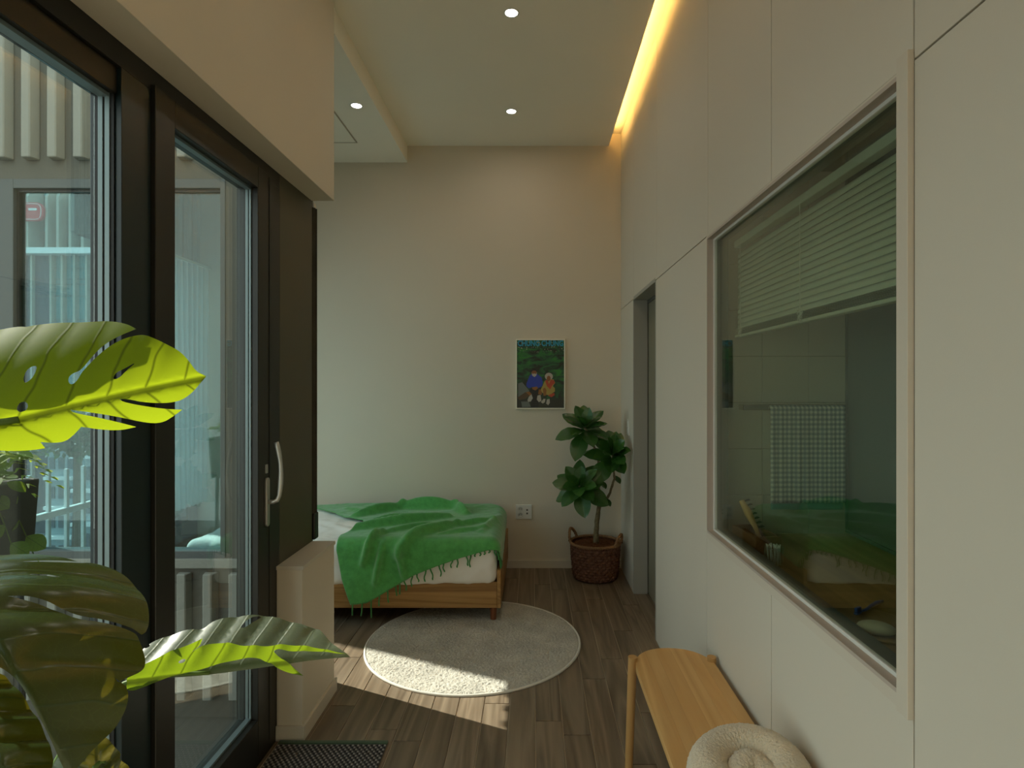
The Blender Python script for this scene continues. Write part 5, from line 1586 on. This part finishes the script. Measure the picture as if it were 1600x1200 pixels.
ob('lower_glazing', ox(-60), ox(81), Yo - 0.15, Yo, GZ, oz(396), M['teal_d'])
ob('upper_body', ox(-60), ox(215), Yo + 0.6, Yo + 14, oz(392), oz(296), M['spandrel'])
ob('ledge', ox(-60), ox(215), Yo - 0.9, Yo + 0.6, oz(400), oz(391), M['white_metal'])
for r_ in range(10):
    z0 = oz(386 - r_ * 9.2)
    for c_ in range(14):
        xa = -54 + c_ * 18.5
        if xa < 60 and r_ > 1 and c_ % 2 == 0: pass
        ob('window', ox(xa + 3), ox(xa + 14), Yo + 0.5, Yo + 0.62, z0, z0 + 0.27, M['teal_d'] if (c_ + r_) % 3 else M['teal'])
for k, px_ in enumerate((-30, -8, 14, 42, 56, 86, 103, 122, 141, 160, 178, 197, 214)):
    x0 = ox(px_)
    fn = MB().prism([(Yo - 0.75, oz(392)), (Yo - 0.75, oz(312)), (Yo - 0.5, oz(302)), (Yo + 0.3, oz(296)), (Yo + 0.6, oz(296)), (Yo + 0.6, oz(392))], 'x', x0 - 0.09, x0 + 0.09)
    fn.v = [(v[0] - off.location.x, v[1] - off.location.y, v[2] - off.location.z) for v in fn.v]
    fn.build('fin', M['fin'], off)
for k, px_ in enumerate((-30, 14, 42, 56, 86, 103, 122, 141, 160, 200, 240, 262, 283, 300, 320, 338)):
    ob('mullion', ox(px_) - 0.07, ox(px_) + 0.07, Yo - 0.4, Yo, GZ, oz(400), M['fin'])
for py_ in (420, 437, 445, 463, 500, 540, 580, 620):
    ob('transom', ox(-60), ox(345), Yo - 0.17, Yo - 0.15, oz(py_) - 0.02, oz(py_) + 0.02, M['spandrel'])
# red rounded sign with a white outline and glyph
sg = empty('rooftop_sign', (ox(67.5), Yo - 1.0, oz(337)))
tag(sg, 'rounded red sign with white outline and glyph on the office tower', 'sign')
M['sign_red'] = plain('sign_red', (0.52, 0.04, 0.05), 0.5)
M['sign_white'] = plain('sign_white', (0.70, 0.66, 0.62), 0.5)
u_ = Yo / F
def rr(w, h, r, n=6, cx=0, cy=0):
    P = []
    for (sx_, sy_, a0) in ((1, 1, 0), (-1, 1, 90), (-1, -1, 180), (1, -1, 270)):
        for k in range(n + 1):
            a_ = math.radians(a0 + 90 * k / n)
            P.append((cx + sx_ * (w - r) + r * math.cos(a_), cy + sy_ * (h - r) + r * math.sin(a_)))
    return P
MB().prism([(x * u_, z * u_) for x, z in rr(17.5, 14, 10)], 'y', 0, 0.25).build('body', M['sign_red'], sg, 0.02, 1)
def ring_stroke(path, r=0.9): 
    return MB().tube([(x * u_, -0.02, z * u_) for x, z in path], r * u_ * 0.55, 6)
full_r = rr(15.2, 11.8, 8.5)
ring_stroke(full_r[24:] + full_r[:12]).build('outline', M['sign_white'], sg)
ring_stroke(full_r[14:24]).build('outline', M['sign_white'], sg)
MB().prism([(x * u_, z * u_) for x, z in rr(6.5, 1.8, 1.7, 4, 2.5, 3.4)], 'y', -0.03, 0.0).build('highlight', M['sign_white'], sg)
ring_stroke([(-9.5, 6), (-9.5, -5), (-12, -5)]).build('glyph', M['sign_white'], sg)
ring_stroke([(-15.5, 0), (-10.5, 0)]).build('glyph', M['sign_white'], sg)
me = text_mesh('al', 17 * u_, 0.05, 0.02)
me.materials.clear()
tx = link('letters', me, M['sign_white'], sg); tx.rotation_euler = (math.pi / 2, 0, 0); tx.scale = (-0.8, 1, 1); tx.location = (-24 * u_, -0.05, -3 * u_)
# apartment blocks down the street
M['apt'] = paint('apartment_wall', (0.24, 0.32, 0.34), 0.8, 0.0)
M['apt_w'] = plain('apartment_window', (0.06, 0.09, 0.11), 0.2)
def apartment(px0, px1, py0, y, label, floors, bays):
    e_ = empty('apartment_block', ((px0 + px1) / 2 * y / F - VX * y / F, y, GZ)); tag(e_, label, 'building')
    hw_ = (px1 - px0) / 2 * y / F; zt = EYE - (py0 - VY) * y / F - GZ
    MB().box(-hw_, hw_, 0, 5, 0, zt).build('wall', M['apt'], e_)
    MB().box(-hw_ - 0.2, hw_ + 0.2, -0.2, 5.2, zt, zt + 0.3).build('roof', M['white_metal'], e_)
    for f_ in range(floors):
        for b_ in range(bays):
            w_ = 2 * hw_ / bays; z = zt * (f_ + 0.35) / floors
            MB().box(-hw_ + w_ * (b_ + 0.2), -hw_ + w_ * (b_ + 0.8), -0.06, 0.02, z, z + zt / floors * 0.4).build('window', M['apt_w'], e_)
        MB().box(-hw_, hw_, -0.35, 0, zt * f_ / floors, zt * f_ / floors + 0.18).build('balcony_slab', M['white_metal'], e_)
apartment(75, 118, 703, 34, 'grey apartment block down the street behind the ivy', 4, 3)
apartment(118, 156, 716, 30, 'smaller pale apartment block beside the street wall', 4, 3)
apartment(240, 300, 735, 32, 'low pale block seen through the balcony door', 3, 4)
# trees
M['crown'] = leaf_mat('street_tree_leaf', (0.020, 0.065, 0.016), (0.07, 0.16, 0.02), (0.05, 0.10, 0.02), 0.25, 0.5, 6, 0.1)
M['trunk'] = paint('tree_trunk', (0.08, 0.06, 0.04), 0.9, 0.0)
def tree_far(px, py, y, rpx, label):
    c_ = pix(px, py, y); r = rpx * y / F
    e_ = empty('street_tree', (c_.x, c_.y, GZ)); tag(e_, label, 'tree', 'trees along the street')
    MB().tube([(0, 0, 0), (0.1, 0, (c_.z - GZ) * 0.6), (0, 0, c_.z - GZ)], [0.3, 0.22, 0.1], 8).build('trunk', M['trunk'], e_)
    g_ = MB()
    for k in range(1500):
        th = math.acos(rng.uniform(-1, 1)); a_ = rng.uniform(0, 6.28); q = r * rng.uniform(0.5, 1.0) * (1 + 0.2 * math.sin(3 * a_ + th * 4))
        p = Vector((q * math.sin(th) * math.cos(a_) * 1.3, q * math.sin(th) * math.sin(a_), c_.z - GZ + q * math.cos(th) * 0.8))
        s_ = 0.13 * r; d1 = Vector((rng.uniform(-1, 1), rng.uniform(-1, 1), rng.uniform(-1, 1))).normalized(); d2 = d1.orthogonal()
        g_.add([p, p + (d1 + d2 * 0.4) * s_, p + d1 * 2 * s_, p + (d1 - d2 * 0.4) * s_], [(0, 1, 2, 3)])
    o = g_.build('crown', M['crown'], e_); o['kind'] = 'stuff'
    o.data.uv_layers.new(name='leaf')
tree_far(120, 678, 24, 42, 'leafy street tree behind the upper monstera leaf')
tree_far(290, 668, 26, 36, 'leafy street tree seen through the balcony door pane')
tree_far(335, 690, 30, 34, 'leafy street tree half hidden by the sheer curtain')
tree_far(-10, 690, 17, 48, 'leafy street tree behind the balcony planter')

# concrete wing is unseen, added to shade the far half of the alcove window
blocker = empty('sun_blocker', (-6.2, 6.40, GZ))
tag(blocker, 'tall concrete wing added unseen to shade the alcove window', 'building')
MB().box(-0.15, 0.15, -0.53, 0.62, 0, 7.5 - GZ).build('blocker_slab', M['concrete'], blocker, 0.01, 1)
MB().box(-0.25, 0.25, -0.60, 0.70, 7.5 - GZ, 7.7 - GZ).build('blocker_cap', M['rib'], blocker, 0.01, 1)
